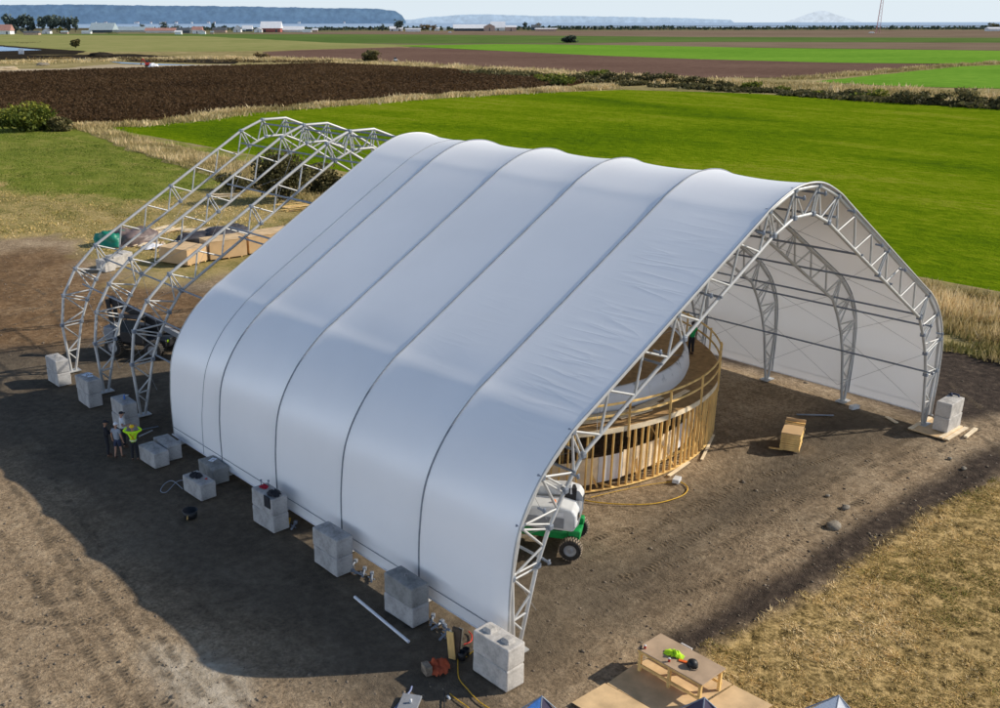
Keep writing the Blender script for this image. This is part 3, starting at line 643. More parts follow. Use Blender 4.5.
for i, v in enumerate(TV):
    tr = None
    mb = MB()
    tr = MB().tube([(x, v, z) for x, z in outer], .080, 10).build('truss', M['steel'], tent)
    for s in (-1, 1):
        MB().box((s * 14.65, v, 0.06), (.75, .5, .05)).build('base_plate', M['steel'], tr)
        if i == 0 or (i >= 6 and s < 0):
            pts_ = [d[k_] for k_ in ('K4', 'K3', 'K2', 'K1', 'P2', 'P1') for d in (O, I)] + [lerp2(d['K1'], d['P2'], .5) for d in (O, I)]
            for (x, z) in pts_: MB().box((s * x, v, z), (.19, .23, .19), bev=.03).build('joint_plate', M['steel_dark'], tr)
    MB().tube([(x, v, z) for x, z in inner], .072, 10).build('inner_chord', M['steel'], tr)
    for s in (-1, 1):
        for (a, b, dbl) in WB:
            p, q = (s * a[0], v, a[1]), (s * b[0], v, b[1]); r_ = .040 if dbl else .045
            if i == 0 or (i == 6 and s < 0 and shown < 98 and a[1] > 6.5):
                if shown < 98: MB().tube([p, q], r_, 6, False).build('brace', M['steel'], tr); shown += 1; continue
            stuff.tube([p, q], r_, 6, False)
    for a, b, _ in mid:
        if shown < 100 and i == 0: MB().tube([(a[0], v, a[1]), (b[0], v, b[1])], .042, 6, False).build('brace', M['steel'], tr); shown += 1
        else: stuff.tube([(a[0], v, a[1]), (b[0], v, b[1])], .042, 6, False)
tag(stuff.build('brace', M['steel'], tent), kind='stuff')
for (x, z, v0_, v1_) in ((13.64, 3.12, 0, 6), (13.35, 4.98, 5, 8), (11.95, 6.3, 0, 8), (12.3, 5.75, 0, 5), (8.15, 8.45, 0, 6), (8.65, 9.05, 5, 6), (6.05, 10.5, 5, 7), (5.0, 10.2, 0, 6), (2.3, 12.1, 0, 8), (0.75, 13.2, 0, 8)):
    for s in (-1, 1):
        MB().tube([(s * x, TV[v0_] - .12, z), (s * x, TV[v1_] + .25, z)], .048, 8).build('purlin', M['steel_dark'], tent)
# purlin clamps on the open front
for (x, z) in ((13.95, 5.05), (12.45, 5.75), (8.65, 9.05), (6.05, 10.5), (3.2, 12.25), (0.75, 13.2), (13.64, 3.12)):
    for s in (-1, 1):
        mb = MB(); mb.tube([(s * x, -.08, z), (s * x, -.42, z - .02)], (.042), 8); mb.box((s * x, -.36, z), (.10, .06, .18), bev=.02); mb.build('clamp', M['steel_dark'], tent)
cb = 0
for i in (0, 1, 2, 6, 7):
    for (a, b) in (((13.75, 1.2), (13.3, 4.1)), ((13.3, 4.2), (11.9, 6.4)), ((11.2, 6.7), (6.2, 9.6)), ((6.0, 9.8), (1.6, 12.2))):
        for s in (-1, 1):
            for f in (0, 1):
                va, vb = (TV[i], TV[i + 1]) if f else (TV[i + 1], TV[i])
                MB().tube([(s * a[0], va, a[1]), (s * b[0], vb, b[1])], .008, 4, False).build('cable', M['cable'], tent)
# fabric: smooth curve through the outer nodes, pulled in between the trusses
ctl = []
for (x, z) in outer:
    ctl.append(Vector((x, z)))
lo = [Vector((-15.0, .42))] + ctl[1:5]
A_, B_ = ctl[4], ctl[5]; rf = [A_.lerp(B_, .06), A_.lerp(B_, .3), A_.lerp(B_, .7), A_.lerp(B_, .94)]
C_, D_ = ctl[8], ctl[9]; rf2 = [C_.lerp(D_, .06), C_.lerp(D_, .3), C_.lerp(D_, .7), C_.lerp(D_, .94)]
ctl2 = lo + rf + ctl[5:9] + rf2 + ctl[9:13] + [Vector((15.0, .42))]
def catmull(P, seg):
    out = []
    Q = [P[0] * 2 - P[1]] + P + [P[-1] * 2 - P[-2]]
    for i in range(1, len(Q) - 2):
        p0, p1, p2, p3 = Q[i - 1], Q[i], Q[i + 1], Q[i + 2]
        t0 = 0; t1 = t0 + max(1e-6, (p1 - p0).length) ** .5; t2 = t1 + max(1e-6, (p2 - p1).length) ** .5; t3 = t2 + max(1e-6, (p3 - p2).length) ** .5
        n = max(2, int((p2 - p1).length / seg) + 1)
        for j in range(n):
            t = t1 + (t2 - t1) * j / n
            a1 = p0 * ((t1 - t) / (t1 - t0)) + p1 * ((t - t0) / (t1 - t0)); a2 = p1 * ((t2 - t) / (t2 - t1)) + p2 * ((t - t1) / (t2 - t1)); a3 = p2 * ((t3 - t) / (t3 - t2)) + p3 * ((t - t2) / (t3 - t2))
            b1 = a1 * ((t2 - t) / (t2 - t0)) + a2 * ((t - t0) / (t2 - t0)); b2 = a2 * ((t3 - t) / (t3 - t1)) + a3 * ((t - t1) / (t3 - t1))
            out.append(b1 * ((t2 - t) / (t2 - t1)) + b2 * ((t - t1) / (t2 - t1)))
    out.append(P[-1]); return out
prof = catmull(ctl2, .22)
NP = len(prof); nrm_ = []
for i in range(NP):
    d = (prof[min(i + 1, NP - 1)] - prof[max(i - 1, 0)]).normalized(); nrm_.append(Vector((-d.y, d.x)))
if nrm_[NP // 2].y < 0: nrm_ = [-n for n in nrm_]
arc = [0.0]
for i in range(1, NP): arc.append(arc[-1] + (prof[i] - prof[i - 1]).length)
curv = []
for i in range(NP):
    a = nrm_[max(i - 3, 0)]; b = nrm_[min(i + 3, NP - 1)]; curv.append(abs(a.angle(b, 0.0)))
curv = [sum(curv[max(0, i - 6):i + 7]) / len(curv[max(0, i - 6):i + 7]) for i in range(NP)]; cm = max(curv)
amp = [min(.16, .04 + .14 * (c_ / cm) ** .8) for c_ in curv]
amp = [a * min(1, (arc[i] / 2.5)) * min(1, (arc[-1] - arc[i]) / 2.5) for i, a in enumerate(amp)]
NT_ = 16
for b in range(5):
    va, vb = TV[b] - (.10 if b == 0 else 0), TV[b + 1] + (.12 if b == 4 else 0)
    V_ = []; UV = []; WR = []; TH = []
    for i in range(NP):
        for j in range(NT_ + 1):
            t = j / NT_; ins = amp[i] * (4 * t * (1 - t)) ** .7
            off = .13 - ins
            p = prof[i] + nrm_[i] * off
            V_.append((p.x, va + (vb - va) * t, p.y)); UV.append((arc[i] * .12, t * .55 + b)); 
            fl = 1 if prof[i].x < 0 else .6
            a_ = arc[i]; wz = 0.0
            if b == 0: wz = (1 - min(1, abs(t - .42) / .42)) ** 1.0 * min(1, max(0, (a_ - 5.5) / 2)) * min(1, max(0, (19.0 - a_) / 3)) + .12
            elif b == 1: wz = .28 * (1 - min(1, abs(t - .6) / .4)) * min(1, max(0, (a_ - 6.5) / 2)) * min(1, max(0, (15 - a_) / 3)) + .05
            else: wz = .05
            TH.append(.015 + .13 * float(smooth01(np.array(prof[i].x), 2.0, 9.0)))  # cloth made to pass more light on the right, only for the lighting
            WR.append(max(wz, .35 * max(0, 1 - a_ / 1.6)) * fl)
    F_ = [(i * (NT_ + 1) + j, (i + 1) * (NT_ + 1) + j, (i + 1) * (NT_ + 1) + j + 1, i * (NT_ + 1) + j + 1) for i in range(NP - 1) for j in range(NT_)]
    o = mesh_np('cover_panel', V_, F_, M['fabric'], tent, smooth=True)
    if o.data.polygons[len(F_) // 2].normal.z < 0: o.data.flip_normals()
    uvl = o.data.uv_layers.new(name='UVMap'); li = np.zeros(len(o.data.loops), np.int32); o.data.loops.foreach_get('vertex_index', li)
    uvl.data.foreach_set('uv', np.array(UV, np.float32)[li].ravel())
    at = o.data.attributes.new('wrinkle', 'FLOAT', 'POINT'); at.data.foreach_set('value', np.array(WR, np.float32))
    at = o.data.attributes.new('thin', 'FLOAT', 'POINT'); at.data.foreach_set('value', np.array(TH, np.float32))
def along(v, off, r_, name, m, sl=slice(None), n=6):
    MB().tube([(p.x + q.x * off, v, p.y + q.y * off) for p, q in list(zip(prof, nrm_))[sl]], r_, n).build(name, m, tent)
for b in (1, 2, 3, 4): along(TV[b], .135, .034, 'seam', M['seam'], slice(0, None, 1))
# narrow welded seam in the last covered bay (follows the sagging cloth)
t_ = (19.75 - TV[4]) / (TV[5] - TV[4])
pp = [(prof[i].x + nrm_[i].x * (.135 - amp[i] * (4 * t_ * (1 - t_)) ** .7), 19.75, prof[i].y + nrm_[i].y * (.135 - amp[i] * (4 * t_ * (1 - t_)) ** .7)) for i in range(NP)]
MB().tube(pp, .016, 5).build('seam', M['seam'], tent)
along(TV[0] - .10, .11, .045, 'edge_rail', M['steel']); along(TV[5] + .12, .11, .045, 'edge_rail', M['steel'])
for s in (-1, 1):
    MB().tube([(s * 15.13, TV[0] - .2, .46), (s * 15.13, TV[5] + .3, .46)], .035, 8).build('hem_pipe', M['white_sheet'], tent)
    MB().tube([(s * 15.145, TV[0] - .1, .92), (s * 15.145, TV[5] + .1, .92)], .014, 6).build('hem_seam', M['seam'], tent)
# ------------------------------------------------------------------ concrete ballast blocks
def block_mesh(mat, knobs, L=1.52, W=.76, H=.745, seed=0):
    """chamfered block; long axis Y, base at z=0"""
    g = random.Random(seed); bm = bmesh.new(); bmesh.ops.create_cube(bm, size=1)
    for v in bm.verts: v.co = Vector((v.co.x * W, v.co.y * L, (v.co.z + .5) * H))
    bmesh.ops.bevel(bm, geom=list(bm.edges), offset=.045, segments=2, profile=.5, affect='EDGES')
    bmesh.ops.subdivide_edges(bm, edges=[e for e in bm.edges if e.calc_length() > .3], cuts=3, use_grid_fill=True)
    for v in bm.verts:
        n = noise.noise(v.co * 2.5 + Vector((seed * 3.1, 0, 0)))
        v.co += Vector((n * .014, noise.noise(v.co * 2.1 + Vector((9, seed, 0))) * .014, 0))
        if v.co.z > H - .03 and not knobs:   # worn crown on the upper face
            r_ = max(abs(v.co.x) / (W / 2), abs(v.co.y) / (L / 2)); v.co.z += .085 * max(0, 1 - r_) 
    if knobs:
        for y in (-.38, .38):
            r = bmesh.ops.create_cube(bm, size=1)
            for v in r['verts']:
                f = .72 if v.co.z > 0 else 1.0
                v.co = Vector((v.co.x * .34 * f, v.co.y * .36 * f + y, H - .02 + (v.co.z + .5) * .15))
            bmesh.ops.bevel(bm, geom=[e for e in bm.edges if all(vv in r['verts'] for vv in e.verts)], offset=.02, segments=1, affect='EDGES')
    me = bpy.data.meshes.new('block'); bm.to_mesh(me); bm.free(); me.materials.append(mat); return me
BG = 'concrete ballast blocks at the tent legs'
def block(x, y, z, mat, knobs, label, seed, rz=0):
    o = bpy.data.objects.new('concrete_block', block_mesh(mat, knobs, seed=seed)); o.location = (x, y, z); o.rotation_euler = (0, 0, rz); link(o)
    # lifting eye cast into the upper face
    return tag(o, label, 'concrete block', BG)
UX = -15.98
def eye(o, z):
    m = MB(); m.tube([(-.06, 0, z - .03), (-.06, 0, z + .07), (0, 0, z + .11), (.06, 0, z + .07), (.06, 0, z - .03)], .014, 6); m.build('lifting_loop', M['cable'], o)
names = ['sunlit pale stack at the nearest tent leg', 'stack at the second leg, behind the blue-white pipe', 'stack at the third leg from the front', 'stack at the fourth leg, under the dark jacket',
         None, None, 'stack behind the group of people', 'stack at the middle bare truss', 'stack at the farthest bare truss']
ys = {0: -.54, 1: 3.96, 2: 8.28, 3: 12.66, 6: 26.25, 7: 30.68, 8: 34.98}
for i, y in ys.items():
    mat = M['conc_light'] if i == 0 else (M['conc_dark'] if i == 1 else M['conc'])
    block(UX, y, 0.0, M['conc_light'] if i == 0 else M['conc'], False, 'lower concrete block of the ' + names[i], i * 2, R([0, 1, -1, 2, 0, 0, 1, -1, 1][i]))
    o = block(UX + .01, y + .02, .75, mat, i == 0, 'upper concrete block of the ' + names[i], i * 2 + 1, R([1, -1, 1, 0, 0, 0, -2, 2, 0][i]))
    if i: eye(o, .80)
for lb, x, y, mt, s_ in (('concrete block at the fifth leg holding a black jacket, the outer one of two', -16.80, 17.1, M['conc'], 31), ('damp grey concrete block at the fifth leg with a sheet of paper on it', -15.55, 18.1, M['conc_dark'], 32),
                         ('outer concrete block of the side by side pair beside the yellow vest', -16.82, 21.4, M['conc'], 33), ('inner concrete block of the side by side pair beside the rear edge of the cover', -15.95, 21.75, M['conc'], 34)):
    o = block(x, y, 0, mt, False, lb, s_, R(2 if s_ % 2 else -3)); eye(o, .80)
block(14.95, -.98, .10, M['conc_light'], False, 'lower concrete block on the timber mat at the far right tent leg', 41, R(90))
o = block(14.97, -.96, .85, M['conc_light'], False, 'upper concrete block with dark straps at the far right tent leg', 42, R(91))
m = MB(); m.tube([(-.2, -.5, .70), (-.1, -.62, .84), (.1, -.55, .86), (.3, -.66, .78), (.42, -.6, .55)], .05, 6); m.tube([(.1, -.3, .84), (.2, -.5, .88), (.35, -.62, .72)], .05, 6); m.build('strap', M['blue_plastic'] if False else M['denim'], o)
# timber mats under the right leg
mt_ = thing('timber_mat', 'plywood and plank mat under the far right tent leg', 'timber mat', (14.6, -.75, 0))
MB().box((0, 0, .05), (2.3, 1.9, .05)).build('sheet', M['plywood'], mt_)
for y in (-.9, -.62, .88): MB().box((0, y, .085), (2.3, .2, .05)).build('plank', M['lumber_pale'], mt_)
tag(MB().box((15.3, -2.05, .05), (1.5, .18, .1), R(4), bev=.01).build('timber_beam', M['lumber_pale']), 'short pale beam lying beside the timber mat at the far right leg', 'beam')

# ------------------------------------------------------------------ things lying on the blocks
def crumple(name, label, cat, c, size, m, seed=0, h=.12, n=16, group=None, rz=0):
    V_ = []; F_ = []
    for j in range(n + 1):
        for i in range(n + 1):
            x, y = (i / n - .5), (j / n - .5); r_ = math.hypot(x, y) * 2
            wob_ = 1 + .35 * noise.noise(Vector((math.atan2(y, x) * 1.2, seed, 0)))
            z = max(0, 1 - (r_ / wob_) ** 2) * h * (.5 + abs(noise.noise(Vector((x * 5, y * 5, seed)))) * 1.5)
            V_.append((x * size[0] * (1 - .15 * (r_ > .9)), y * size[1], z + .004))
    for j in range(n):
        for i in range(n):
            x, y = ((i + .5) / n - .5), ((j + .5) / n - .5)
            if math.hypot(x, y) * 2 < .95 + .3 * noise.noise(Vector((math.atan2(y, x) * 1.5, seed + 5, 0))):
                a = j * (n + 1) + i; F_.append((a, a + 1, a + n + 2, a + n + 1))
    o = mesh_np(name, V_, F_, m, smooth=True); o.location = c; o.rotation_euler = (0, 0, rz)
    return tag(o, label, cat, group)
crumple('jacket', 'black jacket lying on the outer block at the fifth leg', 'jacket', (-16.85, 17.25, .79), (.62, .8, 1), M['black_cloth'], 3, .16)
crumple('red_glove', 'small red glove beside the black jacket', 'glove', (-16.65, 16.72, .77), (.16, .14, 1), M['red'], 4, .06, 8)
crumple('jacket', 'dark jacket draped over the tall stack at the fourth leg', 'jacket', (-16.0, 12.25, 1.545), (.62, .75, 1), M['black_cloth'], 5, .2)
j2 = MB(); j2.box((-16.375, 12.2, 1.32), (.05, .42, .5), bev=.02); tag(j2.build('jacket_sleeve', M['black_cloth']), 'dark sleeve hanging down the face of the fourth stack', 'sleeve')
crumple('red_rag', 'dark red rag on the tall stack at the fourth leg', 'rag', (-16.0, 13.0, 1.56), (.4, .45, 1), M['red_cloth'], 6, .1)
for k_, y in enumerate((13.05, 13.3)):
    m = MB(); m.tube([(-15.75 - .2 * k_, y, 1.5), (-15.75 - .2 * k_, y, 1.78)], .022, 6); m.lathe([(.001, 0), (.05, 0), (.05, .05), (.001, .05)], 6, (-15.75 - .2 * k_, y, 1.72)); tag(m.build('anchor_bolt', M['steel_dark']), ['near', 'far'][k_] + ' upright bolt on the tall stack at the fourth leg', 'bolt')
m = MB(); m.box((-15.5, 18.2, .835), (.36, .26, .012), R(25)); tag(m.build('paper_sheet', M['paper']), 'pale blue sheet of paper on the damp block at the fifth leg', 'paper')
m = MB(); m.box((-15.9, 30.9, 1.565), (.5, .34, .014), R(15)); m.box((-15.9, 30.5, 1.565), (.28, .24, .014), R(-20)); tag(m.build('paper_sheet', M['paper']), 'white plans spread on the block at the middle bare truss', 'paper')
m = MB(); m.lathe([(.001, 0), (.045, 0), (.05, .02), (.05, .17), (.03, .21), (.018, .23), (.018, .26), (.001, .26)], 10); b_ = m.build('water_bottle', M['blue_plastic']); b_.location = (-15.98, 26.1, 1.56); tag(b_, 'blue bottle standing on the block behind the people', 'bottle')
m = MB(); m.box((-15.7, 26.5, 1.57), (.22, .16, .02), R(30)); tag(m.build('phone_case', M['steel']), 'small grey case on the block behind the people', 'case')

# ------------------------------------------------------------------ round timber platform inside the tent
PC = (.51, 15.96); PR = 10.88; DZ = 2.95
plat = thing('round_platform', 'round open-framed timber platform on vertical studs under the tent', 'platform', (PC[0], PC[1], 0))
def pol(r_, a, z): return (r_ * math.cos(a), r_ * math.sin(a), z)
def ringmesh(r0, r1, z0, z1, n=128, a0=0, a1=2 * math.pi):
    m = MB(); vs = []; full = abs(a1 - a0 - 2 * math.pi) < 1e-6; k_ = n if full else n + 1
    for i in range(k_):
        a = a0 + (a1 - a0) * i / n
        vs += [pol(r0, a, z0), pol(r1, a, z0), pol(r1, a, z1), pol(r0, a, z1)]
    fs = []
    for i in range(n):
        j = (i + 1) % k_
        for q in range(4): fs.append((4 * i + q, 4 * i + (q + 1) % 4, 4 * j + (q + 1) % 4, 4 * j + q))
    if not full: fs += [(3, 2, 1, 0), tuple(4 * n + q for q in range(4))]
    return m.add(vs, fs)
ringmesh(PR - .09, PR + .05, 0.03, .08).build('bottom_plate', M['lumber'], plat)
ringmesh(PR - .09, PR + .05, DZ - .26, DZ - .03).build('rim_board', M['lumber_pale'], plat)
ringmesh(9.2, PR + .02, DZ - .027, DZ).build('deck', M['osb'], plat)
nst = 168; rest = MB()
for i in range(nst):
    a = 2 * math.pi * i / nst; aa = (math.degrees(a) + 360) % 360
    jit = random.uniform(-.01, .01)
    tgt = MB() if (aa > 195 or aa < 18) else rest
    tgt.box(pol(PR - .02, a + jit, (DZ - .18) / 2), (.115, .046, DZ - .34), a)
    if tgt is not rest: tgt.build('stud', M['lumber'], plat)
tag(rest.build('stud', M['lumber'], plat), kind='stuff')
for i in range(26):   # guard-rail posts
    a = R(-148 + i * 13.8) + (R(1.2) if i % 3 == 0 else 0)
    MB().bar(pol(PR + .075, a, DZ - .55), pol(PR + .06, a, DZ + 1.15), .09, .045).build('post', M['lumber'], plat)
    if i % 5 == 2: MB().bar(pol(PR + .075, a + R(1.5), DZ - .55), pol(PR + .06, a + R(1.5), DZ + 1.13), .09, .045).build('post', M['lumber'], plat)
ringmesh(PR - .02, PR + .03, DZ + 1.02, DZ + 1.11).build('top_rail', M['lumber'], plat)
ringmesh(PR - .02, PR + .03, DZ + .50, DZ + .59).build('mid_rail', M['lumber'], plat)
# joists under the deck, braces and the plywood skirt of the inner drum
for i in range(30):
    a = R(180 + i * 7.0); MB().bar(pol(8.6, a, DZ - .15), pol(PR - .1, a, DZ - .15), .045, .22).build('joist', M['lumber'], plat)
for a, s in ((-128, 1), (-112, -1), (-101, 1), (-88, -1), (-76, 1), (-62, -1), (-50, 1)):
    MB().bar(pol(PR - .12, R(a), .12), pol(9.5, R(a + 5 * s), DZ - .4), .09, .045).build('brace', M['lumber'], plat)
for i in range(12):   # sheets standing just inside the studs, drifting inwards to the right
    a0 = -140 + i * 7.2; f = i / 11; m = MB(); vs = []
    for q in range(7):
        a = R(a0 + 7.05 * q / 6); r_ = 10.72 - .75 * (f + q / 66); zb = .05 + .42 * f; zt = zb + 1.22 + .05 * (i % 2)
        vs += [pol(r_, a, zb), pol(r_ + .02, a, zb), pol(r_ + .02, a, zt), pol(r_, a, zt)]
    m.add(vs, [(4 * q + e, 4 * q + (e + 1) % 4, 4 * q + 4 + (e + 1) % 4, 4 * q + 4 + e) for q in range(6) for e in range(4)] + [(0, 1, 2, 3), (27, 26, 25, 24)])
    m.build('skirt_panel', M['lumber_pale'] if i % 4 else M['white_sheet'], plat)
for i in range(16):
    a = R(-150 + i * 8); MB().bar(pol(9.25, a, .02), pol(9.25, a, DZ - .1), .09, .045).build('inner_stud', M['lumber'], plat)
# pale boards stacked on the deck in front of the drum
for i in range(9):
    a = R(-118 + i * 4.5); r_ = 9.85 + .32 * math.sin(i * 1.9)
    o_ = MB().box((PC[0] + r_ * math.cos(a), PC[1] + r_ * math.sin(a), DZ + .035 + .03 * (i % 3)), (1.9, .24, .035), a + R(90) + random.uniform(-.06, .06)).build('loose_plank', M['lumber_pale'])
    tag(o_, 'pale plank lying on the platform deck between guard rail and white drum', 'plank', 'planks lying on the platform deck')
# the white drum that stands on the platform
k = NT('drum_skin'); k.set(.5, 0, .4); vv = k.coord('Object')
st = k.ramp(k.noise(k.coord('Object', (1, 1, .35)), 1.6, 5, .7), [(.56, 0.0), (.62, 1.0)])
sx = k.n('ShaderNodeSeparateXYZ'); k.l(vv, sx.inputs[0]); zt = k.math('MULTIPLY', k.math('SUBTRACT', sx.outputs[2], .55), 2.2, True)
k.base(k.mix(k.math('MULTIPLY', st, zt), (.78, .78, .80), (.34, .35, .37))); M['drum'] = k.m
drum = thing('round_drum', 'wide white-sided round drum with a brown board floor standing on the timber platform', 'drum', (PC[0], PC[1], DZ))
for i in range(20):
    a0 = 2 * math.pi * i / 20
    m = MB(); vs = []
    for j in range(11):
        a = a0 + 2 * math.pi / 20 * (j * .997 + .015) / 10
        for (r_, z) in ((9.35, .01), (9.42, .25), (9.34, .70), (9.16, 1.02), (9.08, 1.05), (9.08, .9)): vs.append(pol(r_, a, z))
    m.add(vs, [(j * 6 + q, (j + 1) * 6 + q, (j + 1) * 6 + q + 1, j * 6 + q + 1) for j in range(10) for q in range(5)], True)
    m.build('side_panel', M['drum'], drum)
MB().lathe([(.01, .96), (9.07, .96)], 96).build('floor', M['osb'], drum)
for i in range(10):
    a = R(i * 36 + 9); MB().bar(pol(.5, a, .967), pol(9.0, a, .967), .07, .012).build('floor_joint', M['seam'], drum)
# small loose timber by the platform
def plank(x0, y0, x1, y1, z, w_, label, m='lumber', group=None, name='plank', h=.045):
    o_ = MB().bar((x0, y0, z), (x1, y1, z), w_, h).build(name, M[m]); return tag(o_, label, 'plank', group)
a_, b_ = gp(701, 461), gp(713, 436); plank(*a_, *b_, .05, .12, 'pale plank leaning along the ground at the right end of the platform', 'lumber_pale')
a_, b_ = gp(688, 463), gp(668, 477); plank(*a_, *b_, .05, .16, 'pale plank lying against the front of the platform plate', 'lumber_pale')
for q, (a_, b_) in enumerate((((585, 480), (612, 489)), ((625, 470), (660, 455)), ((650, 470), (690, 450)), ((600, 470), (640, 478)))):
    a_, b_ = gp(*a_), gp(*b_); d = Vector((b_[0] - PC[0], b_[1] - PC[1]));
    plank(*a_, *b_, .09 + .05 * q, .14, ['plank inside the left part of the stud ring', 'plank inside the middle of the stud ring', 'plank inside the right part of the stud ring', 'plank across the floor behind the studs'][q], 'lumber')
a_, b_ = gp(796, 415.5), gp(833, 416.5); plank(*a_, *b_, .04, .1, 'grey pole lying on the shaded floor by the right tent wall', 'steel_dark')
a_, b_ = gp(886, 418), gp(896, 424); plank(*a_, *b_, .04, .2, 'short pale board at the foot of the right tent wall', 'lumber_pale')
a_, b_ = gp(850, 410), gp(857, 408.5); plank(*a_, *b_, .1, .25, 'white offcut at the foot of the right tent wall', 'white_paint', h=.2)

# stacked panels standing on the yard inside the opening
bx = thing('panel_stack', 'stack of new timber panels strapped together on the bare yard', 'panel stack', (7.22, 2.98, 0), math.atan2(.39, .92) - R(90))
for y in (-.6, .6): MB().box((0, y, .05), (.9, .1, .1)).build('skid', M['lumber'], bx)
for i in range(8): MB().box((random.uniform(-.015, .015), random.uniform(-.02, .02), .15 + i * .102), (.88, 1.62, .085)).build('panel', M['lumber'], bx)
MB().box((0, 0, .935), (.9, 1.64, .03)).build('top_sheet', M['crate'], bx)
for y in (.45, .62): MB().box((0, y, .985), (.92, .07, .06)).build('batten', M['lumber'], bx)
MB().box((0, .80, 1.03), (.9, .05, .2)).build('end_board', M['crate'], bx)
for y in (.45,): MB().box((0, y, .52), (.93, .04, 1.01)).build('strap', M['black'], bx)
plank(*gp(768, 449), *gp(782, 451), .06, .1, 'stick on the ground under the panel stack shadow', 'lumber')

# ------------------------------------------------------------------ self-propelled boom lift (white upper works, green chassis)
def wheel(parent, c, r_, w_, axis_rz, dusty=True):
    mt = Matrix.Rotation(axis_rz, 4, 'Z') @ Matrix.Rotation(R(90), 4, 'X')
    wh = MB(); wh.lathe([(r_ * .55, -w_ * .48), (r_ * .90, -w_ * .5), (r_ * .97, -w_ * .32), (r_ * .97, w_ * .32), (r_ * .90, w_ * .5), (r_ * .55, w_ * .48)], 28, c, mt)
    wh.cur = 1
    for q in range(26):
        a = 2 * math.pi * q / 26
        for s in (-1, 1):
            p = mt @ Vector((math.cos(a + s * .06) * r_ * .965, math.sin(a + s * .06) * r_ * .965, s * w_ * .24))
            wh.box(Vector(c) + p, (.05, w_ * .46, .055), axis_rz, 0, -a)
    wo_ = wh.build('wheel', [M['rubber'], M['rubber_dusty'] if dusty else M['rubber']], parent)
    rm = MB(); rm.lathe([(.001, -w_ * .36), (r_ * .18, -w_ * .38), (r_ * .2, -w_ * .30), (r_ * .5, -w_ * .32), (r_ * .58, -w_ * .47), (r_ * .58, w_ * .47), (r_ * .5, w_ * .32), (r_ * .2, w_ * .30), (r_ * .18, w_ * .38), (.001, w_ * .36)], 24, c, mt)
    rm.build('rim', M['rim'], wo_); return wo_
lift = thing('boom_lift', 'white boom lift on a green four-wheeled chassis behind the front truss', 'boom lift', (-8.75, 4.35, 0), math.atan2(.83, -.55))
# local x = forward (away from the camera), y = left side
for sx_ in (-1, 1):
    for sy in (-1, 1): wheel(lift, (sx_ * 1.22, sy * .95, .44), .44, .36, 0)
m = MB(); m.box((0, 0, .72), (2.5, 1.0, .34), bev=.05); m.box((1.22, 0, .5), (.25, 1.5, .22), bev=.03); m.box((-1.22, 0, .5), (.25, 1.5, .22), bev=.03)
for sx_ in (-1, 1): m.box((sx_ * 1.25, 0, .72), (.5, 1.2, .22), bev=.04)
m.box((-1.3, .55, .95), (.45, .35, .3), bev=.06); m.box((-1.3, -.55, .95), (.45, .35, .3), bev=.06)
m.build('chassis', M['green_paint'], lift)
for sx_ in (-1, 1):
    for sy in (-1, 1): MB().box((sx_ * 1.22, sy * .66, .56), (.2, .14, .34), bev=.03).build('steering_knuckle', M['green_paint'], lift)
MB().lathe([(.001, .88), (.6, .88), (.6, 1.29), (.001, 1.29)], 24).build('turntable', M['black'], lift)
def cowl(sy):
    m = MB(); pr = [(-1.30, 1.28), (-1.42, 1.5), (-1.40, 1.95), (-1.25, 2.18), (-.8, 2.28), (.3, 2.2), (.85, 2.02), (.98, 1.7), (.98, 1.28)]
    y0, y1 = sy * .42, sy * 1.14; n = len(pr)
    c_ = [(x * .94 - .03, (z - 1.75) * .88 + 1.75) for x, z in pr]; y2 = sy * 1.22
    vs = [(x, y0, z) for x, z in pr] + [(x, y1, z) for x, z in pr] + [(x, y2, z) for x, z in c_]
    fs = [tuple(range(n))] + [(i, (i + 1) % n, n + (i + 1) % n, n + i) for i in range(n)] + [(n + i, n + (i + 1) % n, 2 * n + (i + 1) % n, 2 * n + i) for i in range(n)] + [tuple(range(2 * n, 3 * n))]
    if sy > 0: fs = [tuple(reversed(f)) for f in fs]
    o_ = m.add(vs, fs).build('side_cowl', M['white_paint'], lift)
    b_ = o_.modifiers.new('b', 'BEVEL'); b_.width = .05; b_.segments = 2; return o_
cw = [cowl(-1), cowl(1)]
MB().box((-1.22, 0, 1.55), (.42, 1.5, .62), bev=.10).build('counterweight', M['grey_paint'], lift)
for q in (0, 1):
    sg = -1 if q == 0 else 1
    MB().box((-.2, sg * 1.232, 1.62), (1.5, .02, .42), bev=.008).build('vent_panel', M['grey_paint'], cw[q])
    MB().box((-.75, sg * 1.235, 1.98), (.34, .02, .16), bev=.006).build('sticker', M['white_sheet'], cw[q])
MB().box((-1.432, .75, 1.78), (.02, .30, .24)).build('sticker', M['black'], cw[1]); MB().box((-1.432, -.75, 1.78), (.02, .30, .24)).build('sticker', M['black'], cw[0])
MB().box((-1.433, .35, 1.62), (.02, .2, .12)).build('sticker', M['yellow_cord'], lift)
MB().lathe([(.001, 2.2), (.07, 2.2), (.06, 2.34), (.02, 2.38), (.001, 2.38)], 12, (-.5, .8, 0)).build('beacon', M['orange'], lift)
MB().bar((-.9, 0, 1.2), (-.95, 0, 2.6), .36, .5).build('boom_pivot', M['black'], lift)
MB().bar((-1.05, 0, 2.55), (3.3, 0, 1.85), .34, .38).build('main_boom', M['white_paint'], lift)
MB().bar((1.2, 0, 2.06), (3.9, 0, 1.70), .24, .27).build('fly_boom', M['steel'], lift)
MB().bar((3.85, 0, 1.75), (4.3, 0, .75), .16, .2).build('jib', M['green_paint'], lift)
bk = MB()
